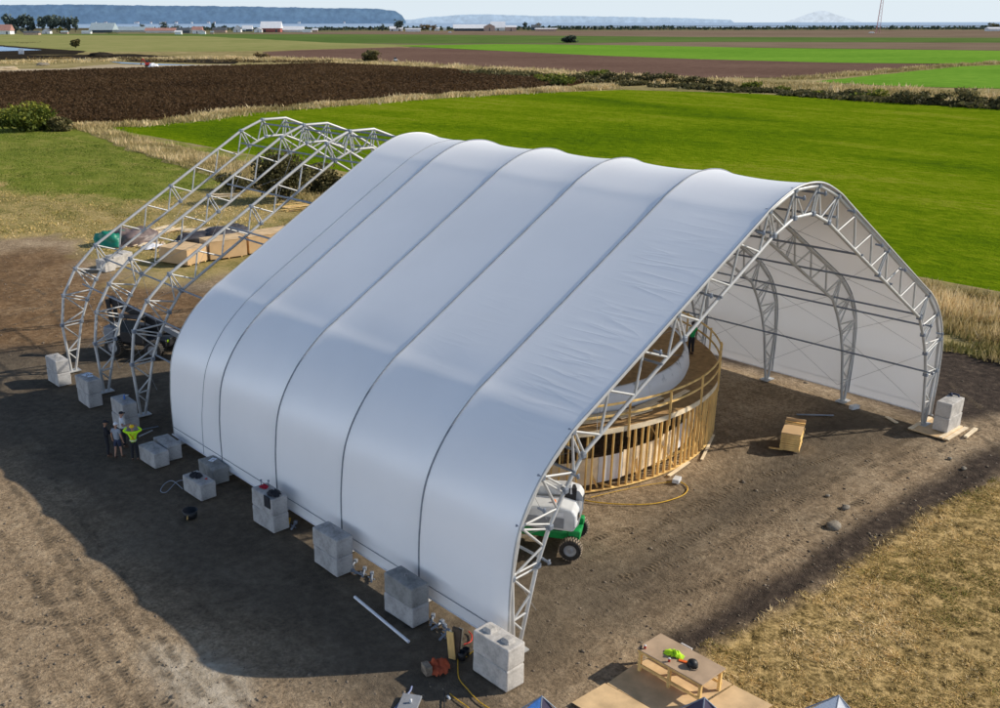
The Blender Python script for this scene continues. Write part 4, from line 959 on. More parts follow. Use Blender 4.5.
for z in (.5, 1.05, 1.6):
    q = [(4.2, -.9, z), (4.2, .9, z), (5.0, .9, z), (5.0, -.9, z), (4.2, -.9, z)]; bk.tube(q, .025, 6)
for x in (4.2, 5.0):
    for y in (-.9, 0, .9): bk.tube([(x, y, .48), (x, y, 1.6)], .022, 6)
bk.box((4.6, 0, .48), (.8, 1.8, .04)); bk.build('work_basket', M['green_paint'], lift)

# ------------------------------------------------------------------ dark telehandler in the shade behind the bare trusses
th = thing('telehandler', 'dark telescopic handler parked in shade behind the bare trusses', 'telehandler', (*gp(143, 352), 0), math.atan2(-.80, .55) )
for sx_ in (-1, 1):
    for sy in (-1, 1): wheel(th, (sx_ * 1.35, sy * 1.0, .58), .58, .42, 0, sx_ < 0)
MB().box((0, 0, .85), (3.9, 1.15, .5), bev=.08).build('chassis', M['black'], th)
MB().box((-1.75, 0, 1.35), (.75, 1.7, .8), bev=.12).build('engine_cover', M['grey_paint'], th)
MB().box((.1, .72, 1.25), (1.9, .75, .75), bev=.1).build('side_cover', M['black'], th)
cb_ = MB(); cb_.box((-.1, -.68, 1.25), (1.5, .72, .7), bev=.05)
for x in (-.8, .6):
    for y in (-1.0, -.36): cb_.tube([(x, y, 1.5), (x * .85, y, 2.45)], .04, 6)
cb_.box((-.1, -.68, 2.48), (1.5, .8, .07), bev=.02); cbo = cb_.build('cab', M['black'], th)
MB().box((-.1, -1.03, 1.98), (1.25, .02, .8)).build('window', M['window'], cbo)
MB().bar((-1.9, 0, 3.3), (1.6, 0, 1.75), .36, .42).build('boom', M['black'], th)
MB().bar((.8, 0, 2.1), (2.9, 0, 1.15), .26, .3).build('boom_extension', M['grey_paint'], th)
for y in (-.3, .3): MB().bar((-1.7, y, 1.2), (-1.9, y, 3.35), .1, .25).build('boom_tower', M['black'], th)
MB().box((3.0, 0, .8), (.16, 1.3, .8), bev=.03).build('fork_carriage', M['black'], th)
for y in (-.4, .4): MB().box((3.6, y, .42), (1.1, .12, .06)).build('fork', M['black'], th)
MB().lathe([(.001, 0), (.1, 0), (.1, .03), (.001, .03)], 14, (1.98, -.35, 1.0), Matrix.Rotation(R(90), 4, 'Y')).build('headlight', M['hivis'], th)

# ------------------------------------------------------------------ crates, lumber and tarpaulins behind the bare trusses
def crate(label, c, size, rz):
    o_ = thing('plywood_crate', label, 'crate', (*c, 0), rz, 'plywood crates behind the bare trusses'); L, W, H = size
    MB().box((0, 0, H / 2 + .1), (L, W, H)).build('body', M['crate'], o_)
    MB().box((0, 0, H + .125), (L + .06, W + .06, .045)).build('lid', M['plywood'], o_)
    for x in (-L * .35, 0, L * .35): MB().box((x, 0, .055), (.12, W, .09)).build('skid', M['lumber'], o_)
ra = math.atan2(-.6, 4.6)
a_ = math.atan2(gp(207, 260)[1] - gp(186, 266)[1], gp(207, 260)[0] - gp(186, 266)[0])
crate('leftmost plywood crate with its shaded end toward the bare frame', (3.6, 57.6), (2.5, 3.2, 1.25), a_)
crate('middle plywood crate of the three behind the bare trusses', (7.2, 57.2), (3.4, 2.2, 1.5), R(-6))
crate('rightmost plywood crate partly hidden by the tent cover', (12.2, 57.2), (6.0, 2.4, 1.45), R(-3))
def pile(name, label, c, rz, n, L, m, spread=1.4, seed=0, parent_cat='lumber pile'):
    g = random.Random(seed); o_ = thing(name, label, parent_cat, (*c, 0), rz)
    for i in range(n):
        MB().box((g.uniform(-.5, .5), g.uniform(-spread, spread), .05 + .05 * (i // 6)), (L * g.uniform(.6, 1.0), g.uniform(.12, .28), .045), g.uniform(-.12, .12)).build('plank', M[m] if g.random() < .75 else M['plywood'], o_)
    return o_
pile('lumber_pile', 'pale sawn boards piled on the dry grass behind the brown tarpaulin', gp(160, 231), R(15), 16, 4.5, 'lumber_pale', 1.0, 1)
pile('lumber_pile', 'pale boards beside the dark tarpaulin between the bare trusses', gp(205, 231), R(-20), 18, 5.0, 'lumber_pale', 1.3, 2)
pile('lumber_pile', 'scattered boards in front of the green tarpaulin', gp(132, 244), R(40), 10, 2.8, 'lumber_pale', 1.6, 3)
pile('lumber_pile', 'scattered reddish boards next to the tent cover at the far end', gp(298, 207), R(-10), 18, 4.5, 'lumber', 2.2, 4)
pile('lumber_pile', 'few loose boards on the grass left of the leftmost crate', gp(172, 245), R(60), 9, 3.2, 'lumber_pale', 1.8, 5)
pile('lumber_pile', 'few pale boards near the shrub behind the bare peaks', gp(226, 196), R(-35), 8, 3.4, 'lumber_pale', 1.4, 6)
def heap(name, label, c, size, m, seed, rz=0):
    n = 20; V_ = []; F_ = []
    for j in range(n + 1):
        for i in range(2 * n):
            a = math.pi * i / n; e = (j / n) * math.pi / 2
            d = Vector((math.cos(a) * math.cos(e), math.sin(a) * math.cos(e), math.sin(e)))
            q = 1 + .28 * noise.noise(d * 1.7 + Vector((seed, 0, 0))) + .10 * noise.noise(d * 5 + Vector((seed, 3, 0)))
            sq = (abs(d.x) ** 3 + abs(d.y) ** 3 + abs(d.z) ** 3) ** (-1 / 3)
            V_.append((d.x * size[0] * q * sq * .9, d.y * size[1] * q * sq * .9, d.z * size[2] * q * sq * .85))
    for j in range(n):
        for i in range(2 * n): F_.append((j * 2 * n + i, j * 2 * n + (i + 1) % (2 * n), (j + 1) * 2 * n + (i + 1) % (2 * n), (j + 1) * 2 * n + i))
    o_ = mesh_np(name, V_, F_, m, smooth=True); o_.location = (*c, -.02); o_.rotation_euler = (0, 0, rz); return tag(o_, label, 'tarpaulin')
heap('covered_pile', 'heap under a green tarpaulin at the left of the storage area', gp(112, 244), (1.4, 1.5, 1.5), M['green_tarp'], 2, .5)
heap('covered_pile', 'heap under a wrinkled brown tarpaulin right of the green one', gp(134, 242), (2.3, 1.6, 1.5), M['brown_tarp'], 5, .2)
heap('covered_pile', 'heap under a dark tarpaulin behind the leftmost crate', gp(198, 241), (2.3, 1.3, 1.0), M['dark_tarp'], 8, -.2)
heap('covered_pile', 'heap under a dark tarpaulin behind the middle crate', gp(226, 238), (2.8, 1.5, 1.4), M['dark_tarp'], 11, .1)
heap('covered_pile', 'low dark heap next to the tent cover behind the rightmost crate', gp(282, 234), (2.4, 1.2, .8), M['brown_tarp'], 14, .1)
for i, (p, lb) in enumerate(((gp(106, 270), 'leftmost pale block of the three behind the farthest bare truss'), (gp(115, 266), 'middle pale block of the three behind the farthest bare truss'), (gp(124, 262.5), 'rightmost pale block of the three behind the farthest bare truss'))):
    o_ = bpy.data.objects.new('pale_block', block_mesh(M['conc_light'], False, 1.2, 1.0, .95, 50 + i)); o_.location = (*p, 0); o_.rotation_euler = (0, 0, R(12)); link(o_); tag(o_, lb, 'concrete block', 'pale blocks in the storage area')
crumple('blue_white_sacks', 'white and teal sheet lying by the scattered boards', 'sheet', (*gp(152, 247), .02), (2.6, 1.6, 1), M['white_cloth'], 21, .3)
# ------------------------------------------------------------------ people
def evald(o):
    dg = bpy.context.evaluated_depsgraph_get(); me = bpy.data.meshes.new_from_object(o.evaluated_get(dg)); 
    bpy.data.objects.remove(o, do_unlink=True); return me
def skin(nodes, edges, root=0, sub=1):
    """nodes: [(co, r)]; grows one continuous skin surface"""
    me = bpy.data.meshes.new('sk'); me.from_pydata([n[0] for n in nodes], edges, []); me.update()
    o = bpy.data.objects.new('sk', me); col.objects.link(o)
    md = o.modifiers.new('s', 'SKIN'); 
    for i, n in enumerate(nodes):
        sv = me.skin_vertices[0].data[i]; r_ = n[1] if isinstance(n[1], tuple) else (n[1], n[1]); sv.radius = r_; sv.use_root = (i == root)
    md.use_smooth_shade = True
    sd = o.modifiers.new('d', 'SUBSURF'); sd.levels = sub; sd.render_levels = sub
    return evald(o)
def join_meshes(name, meshes, parent, mats):
    V_ = []; F_ = []; 
    for me in meshes:
        n = len(V_); V_ += [tuple(v.co) for v in me.vertices]; F_ += [tuple(i + n for i in p.vertices) for p in me.polygons]
    mb = MB(); mb.add(V_, F_, True); return mb.build(name, mats, parent)
def person(label, loc, rz, arms='down', shirt='white_cloth', legs='denim', shorts=False, hat=None, hair='hair', skinm='skin', vest=False, h=1.78, bare_arms=False, stride=.0):
    k_ = h / 1.78; t = thing('person', label, 'person', (loc[0], loc[1], 0), rz); t.scale = (k_, k_, k_)
    if len(loc) == 3: t.location = loc
    P_ = {'pel': (0, 0, .97), 'spi': (0, .01, 1.14), 'che': (0, .0, 1.34), 'nek': (0, -.01, 1.50), 'hed': (0, .01, 1.60)}
    for s, n in ((-1, 'l'), (1, 'r')):
        st_ = stride * s
        P_['hip' + n] = (s * .095, 0, .92); P_['kne' + n] = (s * .11, .03 + st_ * .5, .50); P_['ank' + n] = (s * .12, -.02 + st_, .09); P_['toe' + n] = (s * .135, .15 + st_, .045)
        P_['sho' + n] = (s * .185, -.01, 1.43)
        if arms == 'head': P_['elb' + n] = (s * .42, .10, 1.50); P_['wri' + n] = (s * .21, .13, 1.68); hd = Vector((-s * .75, -.15, .55))
        elif arms == 'hip' and s > 0: P_['elb' + n] = (s * .36, -.10, 1.20); P_['wri' + n] = (s * .22, .06, 1.02); hd = Vector((-s * .5, .5, -.4))
        elif arms == 'fold': P_['elb' + n] = (s * .25, .06, 1.17); P_['wri' + n] = (s * .02, .21, 1.20); hd = Vector((-s, .1, .15))
        elif arms == 'bent' and s > 0: P_['elb' + n] = (s * .27, -.02, 1.16); P_['wri' + n] = (s * .20, .24, 1.17); hd = Vector((-.2, 1, .1))
        else: P_['elb' + n] = (s * .27, -.02, 1.16); P_['wri' + n] = (s * .29, .05, .91); hd = Vector((s * .05, .2, -1))
        P_['hd' + n] = hd.normalized()
    names = ['pel', 'spi', 'che', 'nek', 'hed', 'hipl', 'knel', 'ankl', 'toel', 'hipr', 'kner', 'ankr', 'toer', 'shol', 'elbl', 'wril', 'shor', 'elbr', 'wrir']
    rad = dict(pel=(.075, .050), spi=(.08, .055), che=(.10, .065), nek=.055, hed=.055, hip=.052, kne=.054, ank=.034, toe=.020, sho=.048, elb=.043, wri=.029)
    ix = {n: i for i, n in enumerate(names)}
    ed = [('pel', 'spi'), ('spi', 'che'), ('che', 'nek'), ('nek', 'hed')] + [e for s in 'lr' for e in (('pel', 'hip' + s), ('hip' + s, 'kne' + s), ('kne' + s, 'ank' + s), ('ank' + s, 'toe' + s), ('che', 'sho' + s), ('sho' + s, 'elb' + s), ('elb' + s, 'wri' + s))]
    rr = lambda n, x=0.0: (lambda q: tuple(v + x for v in q) if isinstance(q, tuple) else q + x)(rad.get(n, rad.get(n[:3])))
    body = [skin([(P_[n], rr(n)) for n in names], [(ix[a], ix[b]) for a, b in ed])]
    # head with brow, nose, chin and ears
    hm_ = MB(); n = 16; c0 = Vector((0, .03, 1.655)); vs = []; fs = []
    for j in range(13):
        e = math.pi * j / 12 - math.pi / 2
        for i in range(n):
            a = 2 * math.pi * i / n; d = Vector((math.cos(a) * math.cos(e), math.sin(a) * math.cos(e), math.sin(e)))
            x, y, z = d.x * .076, d.y * .096, d.z * .122
            if z < 0: x *= 1 + z * 2.6; y *= 1 + z * .8
            fr = max(0, d.y) ** 6
            if -.35 < d.z < .12: y += .022 * fr * max(0, 1 - abs(d.x) * 5)
            if abs(d.z - .10) < .16 and .12 < abs(d.x) < .5 and d.y > .4: y -= .008
            if abs(d.x) > .9 and abs(d.z) < .3: x *= 1.12
            vs.append(c0 + Vector((x, y, z)))
    fs = [(j * n + i, j * n + (i + 1) % n, (j + 1) * n + (i + 1) % n, (j + 1) * n + i) for j in range(12) for i in range(n)]
    hmesh = bpy.data.meshes.new('h'); hmesh.from_pydata(vs, [], fs); body.append(hmesh)
    # hands: palm, four unequal fingers, thumb
    for s, nm in ((-1, 'l'), (1, 'r')):
        w_ = Vector(P_['wri' + nm]); d = P_['hd' + nm]; sd_ = d.cross(Vector((0, 1, 0.3))).normalized() if abs(d.y) < .9 else Vector((1, 0, 0)); nn = sd_.cross(d).normalized()
        body.append(skin([(w_ - d * .02, .026), (w_ + d * .05, (.040, .018)), (w_ + d * .095, (.040, .016))], [(0, 1), (1, 2)]))
        for f, ln in ((-1.5, .062), (-.5, .078), (.5, .082), (1.5, .072)):
            b0 = w_ + d * .085 + sd_ * f * .019; body.append(skin([(b0, .0095), (b0 + d * ln * .55 + nn * .006, .009), (b0 + d * ln + nn * .028, .0075)], [(0, 1), (1, 2)]))
        b0 = w_ + d * .03 + sd_ * -.03; body.append(skin([(b0, .012), (b0 + d * .035 - sd_ * .035, .011), (b0 + d * .07 - sd_ * .04 + nn * .012, .009)], [(0, 1), (1, 2)]))
    bo = join_meshes('body', body, t, M[skinm])
    for s in (-1, 1): MB().ball((s * .030, .122, 1.668), .011, 8).build('eye', M['black'], bo)
    MB().box((0, .118, 1.600), (.045, .012, .010)).build('mouth', M['red_cloth'], bo)
    # clothes follow the body
    sh = [((0, 0, .86), (.166, .136)), ((0, .01, 1.14), (.148, .118)), (P_['che'], (.172, .125)), ((0, -.01, 1.49), .074)]
    se = [(0, 1), (1, 2), (2, 3)]
    for s in 'lr':
        i0 = len(sh); el = Vector(P_['elb' + s]); so_ = Vector(P_['sho' + s]); sh.append((P_['sho' + s], .074)); se.append((2, i0))
        if bare_arms: sh.append((so_.lerp(el, .62), .062)); se.append((i0, i0 + 1))
        else: sh += [(el, .058), (el.lerp(Vector(P_['wri' + s]), .9), .042)]; se += [(i0, i0 + 1), (i0 + 1, i0 + 2)]
    shirt_o = join_meshes('jacket' if vest else 'shirt', [skin(sh, se)], t, M[shirt])
    tn = [(P_['pel'], (.146, .120)), ((0, 0, 1.06), (.138, .112))]; te = [(0, 1)]
    for s in 'lr':
        i0 = len(tn); kn = Vector(P_['kne' + s]); an = Vector(P_['ank' + s]); tn += [(P_['hip' + s], .100)]; te.append((0, i0))
        if shorts: tn.append((Vector(P_['hip' + s]).lerp(kn, .85), .088)); te.append((i0, i0 + 1))
        else: tn += [(kn, .074), (an + Vector((0, 0, .02)), .066)]; te += [(i0, i0 + 1), (i0 + 1, i0 + 2)]
    join_meshes('shorts' if shorts else 'trousers', [skin(tn, te)], t, M[legs])
    for s in 'lr': join_meshes('shoe', [skin([(Vector(P_['ank' + s]) + Vector((0, -.045, -.01)), .062), (Vector(P_['ank' + s]) + Vector((0, .05, -.035)), .058), (Vector(P_['toe' + s]) + Vector((0, .045, 0)), .05)], [(0, 1), (1, 2)])], t, M['boot'])
    if vest:
        for s in (-1, 1):
            MB().bar((s * .12, -.150, 1.42), (-s * .09, -.142, 1.10), .05, .012).build('reflective_strip', M['hivis_orange'], shirt_o)
            MB().bar((s * .12, .138, 1.42), (s * .11, .135, 1.05), .05, .012).build('reflective_strip', M['silver_strip'], shirt_o)
        MB().lathe([(.172, 1.03), (.172, 1.08)], 20, (0, 0, 0), Matrix.Diagonal((1, .80, 1, 1))).build('waist_strip', M['silver_strip'], shirt_o)
    hc = (0, .022, 1.66)
    if hat:
        m = MB(); 
        if hat == 'hardhat': m.lathe([(.128, .045), (.13, .055), (.112, .06), (.105, .10), (.08, .135), (.045, .152), (.001, .158)], 20, hc, Matrix.Diagonal((.95, 1.12, 1, 1))); m.box((0, .15, 1.712), (.15, .08, .012), 0, R(-12)); m.build('hard_hat', M['hardhat'], t)
        else: m.lathe([(.094, .035), (.096, .07), (.085, .105), (.055, .13), (.001, .138)], 20, hc, Matrix.Diagonal((.92, 1.1, 1, 1))); m.box((0, .155, 1.70), (.14, .10, .012), 0, R(-10)); m.build('cap', M[hat], t)
    else:
        MB().lathe([(.085, -.06), (.094, 0), (.094, .06), (.080, .10), (.05, .127), (.001, .135)], 20, (0, .005, 1.66), Matrix.Diagonal((.92, 1.06, 1, 1))).build('hair', M[hair], t)
    return t
FACE = -HEAD   # looking the way the camera looks
person('person in yellow hi-vis jacket and yellow hard hat, both hands raised to the head', gp(135, 460), FACE + R(10), 'head', 'hivis', 'black_cloth', hat='hardhat', vest=True, h=1.76)
person('person in a white shirt and dark cap standing against the block stack', gp(124, 446.5), FACE - R(65), 'bent', 'white_cloth', 'black_cloth', hat='black_cloth', bare_arms=True, h=1.82)
person('person in a grey T-shirt, shorts and pale cap in the middle of the group', gp(118.5, 457.5), FACE - R(20), 'down', 'grey_cloth', 'denim', shorts=True, hat='white_cloth', bare_arms=True, stride=.10)
person('person dressed all in black with a dark cap at the left of the group', gp(108, 456), FACE - R(70), 'fold', 'black_cloth', 'black_cloth', hat='black_cloth', skinm='skin2', h=1.82)
gq = gp(690, 355, 2.95)
person('person in a green T-shirt and dark trousers standing on the platform deck', (gq[0], gq[1], DZ), FACE + R(25), 'down', 'green_cloth', 'black_cloth', bare_arms=True, skinm='skin2', h=1.8)

# ------------------------------------------------------------------ foreground: table, plywood, canopies, cords
def ply(label, pts, z, m='plywood'):
    mb = MB(); mb.prism(pts, z, z + .018); return tag(mb.build('plywood_sheet', M[m]), label, 'plywood sheet')
tcx, tcy = -11.95, -4.40
ply('plywood sheet on the ground under the left half of the workbench', [(-13.75, -3.05), (-12.35, -3.0), (-12.2, -5.45), (-13.6, -5.5)], .06)
ply('plywood sheet on the ground under the right half of the workbench', [(-12.33, -3.05), (-10.95, -3.15), (-10.85, -5.6), (-12.18, -5.5)], .065)
ply('plywood sheet on the ground at the bottom edge left of the workbench', [(-15.25, -2.95), (-13.78, -3.0), (-13.62, -5.5), (-15.1, -5.5)], .062)
ply('plywood sheet on the ground in front of the workbench by the dark canopy', [(-13.2, -5.53), (-10.85, -5.65), (-10.8, -6.95), (-13.1, -6.9)], .058)
tb = thing('workbench', 'long brown-topped timber workbench standing on plywood sheets', 'workbench', (tcx, tcy, .08), 0)
MB().box((0, 0, .80), (1.22, 2.42, .035), bev=.006).build('tabletop', M['bench_top'] if 'bench_top' in M else simple('bench_top', (.46, .33, .22), .5, 0, .2, 1.5), tb)
for y in (-1.1, 0, 1.1):
    for x in (-.52, .52): MB().box((x, y, .39), (.09, .09, .78)).build('leg', M['lumber'], tb)
    MB().box((0, y, .735), (1.0, .045, .09)).build('crossbar', M['lumber'], tb)
for x in (-.565, .565): MB().box((x, 0, .73), (.04, 2.35, .09)).build('apron', M['lumber'], tb)
MB().box((-.565, 0, .25), (.04, 2.3, .09)).build('stretcher', M['lumber'], tb)
MB().box((.565, 0, .25), (.04, 2.3, .09)).build('stretcher', M['lumber'], tb)
TZ = .08 + .82
crumple('hi_vis_vest', 'lime hi-vis vest lying in a heap on the workbench', 'vest', (tcx - .02, tcy + .22, TZ), (.42, .72, 1), M['hivis'], 31, .16, 16, None, R(12))
m = MB(); m.box((0, 0, .02), (.10, .3, .03), R(20)); tag(m.build('orange_strap', M['hivis_orange']), 'orange band of cloth beside the lime vest on the workbench', 'strap').location = (tcx - .1, tcy - .18, TZ)
bag = thing('dark_helmet', 'dark rounded helmet with straps on the workbench', 'helmet', (tcx - .08, tcy - .48, TZ))
MB().lathe([(.15, .0), (.17, .05), (.165, .12), (.13, .19), (.07, .23), (.001, .24)], 18).build('shell', M['black'], bag); MB().tube([(-.15, -.02, .06), (-.19, -.12, .02), (-.1, -.2, .02), (.05, -.18, .02), (.14, -.05, .05)], .02, 6).build('strap', M['rubber_dusty'], bag)
def cup(label, x, y):
    o_ = thing('paper_cup', label, 'cup', (x, y, TZ)); MB().lathe([(.001, .0), (.033, 0), (.042, .11), (.040, .11), (.001, .1)], 14).build('body', M['red'], o_); MB().lathe([(.044, .108), (.044, .12), (.03, .13), (.001, .13)], 14).build('lid', M['white_paint'], o_)
cup('red and white cup at the left corner of the workbench', tcx - .44, tcy + 1.02); cup('red and white cup beside the lime vest on the workbench', tcx - .42, tcy + .12)
m = MB(); m.box((tcx - .5, tcy + 1.12, TZ + .02), (.2, .05, .04), R(30)); tag(m.build('hand_tool', M['black']), 'small black hand tool at the left corner of the workbench', 'tool')
m = MB(); m.box((-10.72, -3.75, .25), (.06, .42, .34), 0, 0, R(25)); tag(m.build('white_board', M['white_sheet']), 'small white board leaning behind the far edge of the workbench', 'board')

def canopy(label, apex, m, size=3.0, rz=0, valance=.25, drop=1.5):
    c = thing('pop_up_canopy', label, 'canopy', (*apex[:2], 0), rz, 'pop-up canopies along the bottom edge'); z1 = apex[2]; z0 = z1 - drop; s = size / 2
    mb = MB(); n = 10; vs = []; fs = []
    cn = [(-s, -s), (s, -s), (s, s), (-s, s)]
    for q in range(4):
        a, b = cn[q], cn[(q + 1) % 4]; st0 = len(vs)
        for i in range(n + 1):
            f = i / n
            for j in range(n + 1):
                g_ = j / n; x = (a[0] + (b[0] - a[0]) * g_) * f; y = (a[1] + (b[1] - a[1]) * g_) * f
                z = z1 - (z1 - z0) * f - .10 * math.sin(math.pi * g_) * f - .12 * math.sin(math.pi * f)
                vs.append((x, y, z))
        for i in range(n):
            for j in range(n): p = st0 + i * (n + 1) + j; fs.append((p, p + n + 1, p + n + 2, p + 1))
    mm = m if isinstance(m, list) else [m, m, m, m]
    o_ = mb.add(vs, fs, True).build('roof', mm, c); o_.data.polygons.foreach_set('material_index', np.repeat(np.arange(4), n * n).astype(np.int32)); m = mm[0]
    for q in range(4):
        a, b = cn[q], cn[(q + 1) % 4]; v = MB(); v.add([(a[0], a[1], z0), (b[0], b[1], z0), (b[0], b[1], z0 - valance), (a[0], a[1], z0 - valance)], [(0, 1, 2, 3)]); v.build('valance', mm[q], c)
        MB().tube([(a[0] * .97, a[1] * .97, 0), (a[0] * .97, a[1] * .97, z0)], .025, 6).build('leg', M['steel'], c)
        MB().tube([(0, 0, z1 - .03), (a[0] * .99, a[1] * .99, z0 + .03)], .02, 6).build('ridge_pole', M['steel_dark'], c)
    return c
canopy('dark purple canopy peak in front of the workbench at the bottom edge', (*gp(703.5, 697, 2.75), 2.75), M['purple_cloth'], 2.6, R(-12), drop=1.55)
canopy('white canopy peak at the bottom edge below the dry lawn', (*gp(838, 695, 2.9), 2.9), M['canopy_white'], 3.0, R(-24), drop=2.0)
canopy('blue and dark canopy peak at the bottom edge right of the sunlit concrete stack', (*gp(541, 695.5, 2.4), 2.4), [M['purple_cloth'], M['purple_cloth'], M['blue_tarp'], M['blue_tarp']], 1.9, R(-6), drop=1.25)

def cord(label, pts, r_, m, name='cord', cat='cord', z=.02):
    P_ = [Vector((*gp(*p), z)) for p in pts]; c_ = []
    for i in range(len(P_) - 1):
        p0, p1, p2, p3 = P_[max(i - 1, 0)], P_[i], P_[i + 1], P_[min(i + 2, len(P_) - 1)]
        for j in range(8):
            t = j / 8; c_.append(.5 * ((2 * p1) + (p2 - p0) * t + (2 * p0 - 5 * p1 + 4 * p2 - p3) * t * t + (3 * p1 - p0 - 3 * p2 + p3) * t ** 3))
    c_.append(P_[-1]); return tag(MB().tube(c_, r_, 6).build(name, m), label, cat)
cord('orange extension cord curving over the yard in front of the platform', [(567, 495), (590, 502), (625, 505), (655, 504), (680, 497), (687, 490), (684, 485), (680, 483)], .024, M['yellow_cord'])
cord('thin yellow cord running beside the platform plate', [(590, 498), (620, 491), (650, 485), (676, 482)], .014, M['yellow_cord'])
m = MB(); m.box((*gp(676, 482), .10), (.5, .3, .18), R(20), bev=.02); tag(m.build('junction_box', M['white_paint']), 'small white junction box on the ground at the end of the orange cord', 'box')
cord('grey blue hose at the bottom edge', [(394, 709), (402, 700), (409, 692), (411, 687)], .03, M['blue_hose'], 'hose', 'hose')
cord('yellow cord leaving the shadow at the bottom edge, left one', [(449, 694), (456, 700), (466, 707), (470, 711)], .018, M['yellow_cord'])
cord('yellow cord leaving the shadow at the bottom edge, right one', [(457, 660), (458, 678), (467, 690), (478, 702), (492, 711)], .020, M['yellow_cord'])
cord('black cord at the bottom edge', [(443.5, 693), (443.5, 702), (443.5, 712)], .020, M['black'])
cord('red cord under the edge of the cover behind the sunlit stack', [(463, 645), (470, 642), (471, 636), (468, 632)], .022, M['red'])
cord('yellow cord under the edge of the cover beside the sunlit stack', [(462, 660), (468, 655), (474, 651)], .025, M['yellow_cord'])
cord('pale rope tangle beside the outer block at the fifth leg', [(182, 489), (172, 481), (164, 484), (160, 491), (166, 492), (176, 482), (185, 480)], .018, M['grey_cloth'], 'rope', 'rope')
def rod(label, a, b, r_, m, z=.05, name='pipe', cat='pipe'): return tag(MB().tube([(*gp(*a), z), (*gp(*b), z)], r_, 8).build(name, M[m]), label, cat)
rod('long pale blue pipe lying in the shadow beside the second stack', (354, 598), (408, 643), .055, 'white_sheet')
rod('grey pipe behind the yellow vest on the shaded ground', (139, 437), (152, 431), .04, 'steel'); rod('thin grey pipe beside the rear cover edge', (142, 430), (158, 427), .03, 'steel_dark')
crumple('orange_cloth', 'crumpled orange cloth in the shadow left of the sunlit stack', 'cloth', (*gp(437, 669), .02), (.95, .8, 1), M['orange_cloth'], 41, .35, 18)
m = MB(); m.box((*gp(426, 673), .16), (.22, .38, .32), R(-15), bev=.01); tag(m.build('timber_offcut', M['rubber_dusty']), 'grey brown timber block beside the orange cloth', 'timber')
# upright boards, buckets and hardware by the cover edge
ub = thing('leaning_boards', 'dark upright boards standing by the cover edge left of the sunlit stack', 'boards', (*gp(455, 657), 0), R(20))
MB().box((0, 0, .55), (.10, .30, 1.1), 0, R(4)).build('board', M['bark'], ub); MB().box((-.14, .1, .5), (.05, .24, 1.0), 0, R(-5)).build('board', M['lumber'], ub); MB().box((.14, -.06, .52), (.04, .16, 1.04), 0, R(5)).build('board', M['lumber_pale'], ub)
def can(label, p, r_, h_, m, z=0): o_ = MB().lathe([(.001, 0), (r_, 0), (r_, h_), (r_ * .92, h_), (r_ * .9, .02), (.001, .02)], 18).build('bucket', M[m]); o_.location = (*gp(*p), z); return tag(o_, label, 'bucket')
can('small black bucket beside the upright boards', (461, 659), .13, .28, 'black'); can('second small black bucket behind the upright boards', (465, 655), .12, .25, 'black')
bk_ = thing('tool_bucket', 'round black tub with a pale label in the shade below the fifth leg', 'tub', (*gp(190, 517), 0)); MB().lathe([(.001, 0), (.26, 0), (.32, .34), (.30, .34), (.25, .03), (.001, .03)], 20).build('tub', M['black'], bk_); MB().box((-.24, -.22, .16), (.16, .02, .14), R(45)).build('label_patch', M['lumber'], bk_)
for i, (p, rz) in enumerate((((431, 622), 40), ((436, 627), 10), ((447, 632), 70), ((443, 637), 20), ((363, 574), 45), ((371, 579), 50), ((293, 527), 40), ((352, 566), 30), ((357, 574), 100))):
    m = MB(); m.tube([(-.28, 0, .06), (.2, 0, .06)], .045, 8); m.box((.28, 0, .07), (.16, .14, .14), bev=.02); m.tube([(-.1, -.12, .04), (.1, .14, .04)], .025, 6)
    o_ = m.build('ratchet_hardware', M['steel_dark']); o_.location = (*gp(*p), 0); o_.rotation_euler = (0, 0, R(rz)); tag(o_, 'small grey metal anchor fitting on the ground under the cover edge', 'fitting', 'metal fittings under the cover edge')
m = MB(); m.box((*gp(426, 617), .05), (.5, .14, .06), R(50)); tag(m.build('yellow_bar', M['yellow_cord']), 'yellow bar on the ground at the second stack', 'bar')
m = MB(); m.box((*gp(288, 522), .05), (.5, .14, .06), R(50)); tag(m.build('yellow_bar', M['yellow_cord']), 'yellow bar on the ground beside the fourth stack', 'bar')
m = MB(); m.prism([(-15.62, -.9), (-15.15, -.75), (-15.5, -.35)], .01, .03); tag(m.build('orange_flag', M['orange']), 'orange plastic corner sticking out from under the sunlit stack', 'flag')
m = MB(); m.box((*gp(408, 706), .06), (.9, .6, .08), R(35), bev=.02); tag(m.build('dark_tray', M['grey_paint']), 'dark tray with a white cup at the bottom edge', 'tray'); 
m = MB(); m.lathe([(.001, 0), (.04, 0), (.045, .12), (.001, .12)], 10, (*gp(410, 705.5), .10)); tag(m.build('white_cup', M['white_paint']), 'white cup on the dark tray at the bottom edge', 'cup')
m = MB(); m.tube([(*gp(447, 697), .04), (*gp(449, 700), .04)], .035, 8); tag(m.build('white_plug', M['white_paint']), 'white plug on the ground at the shadow edge', 'plug')
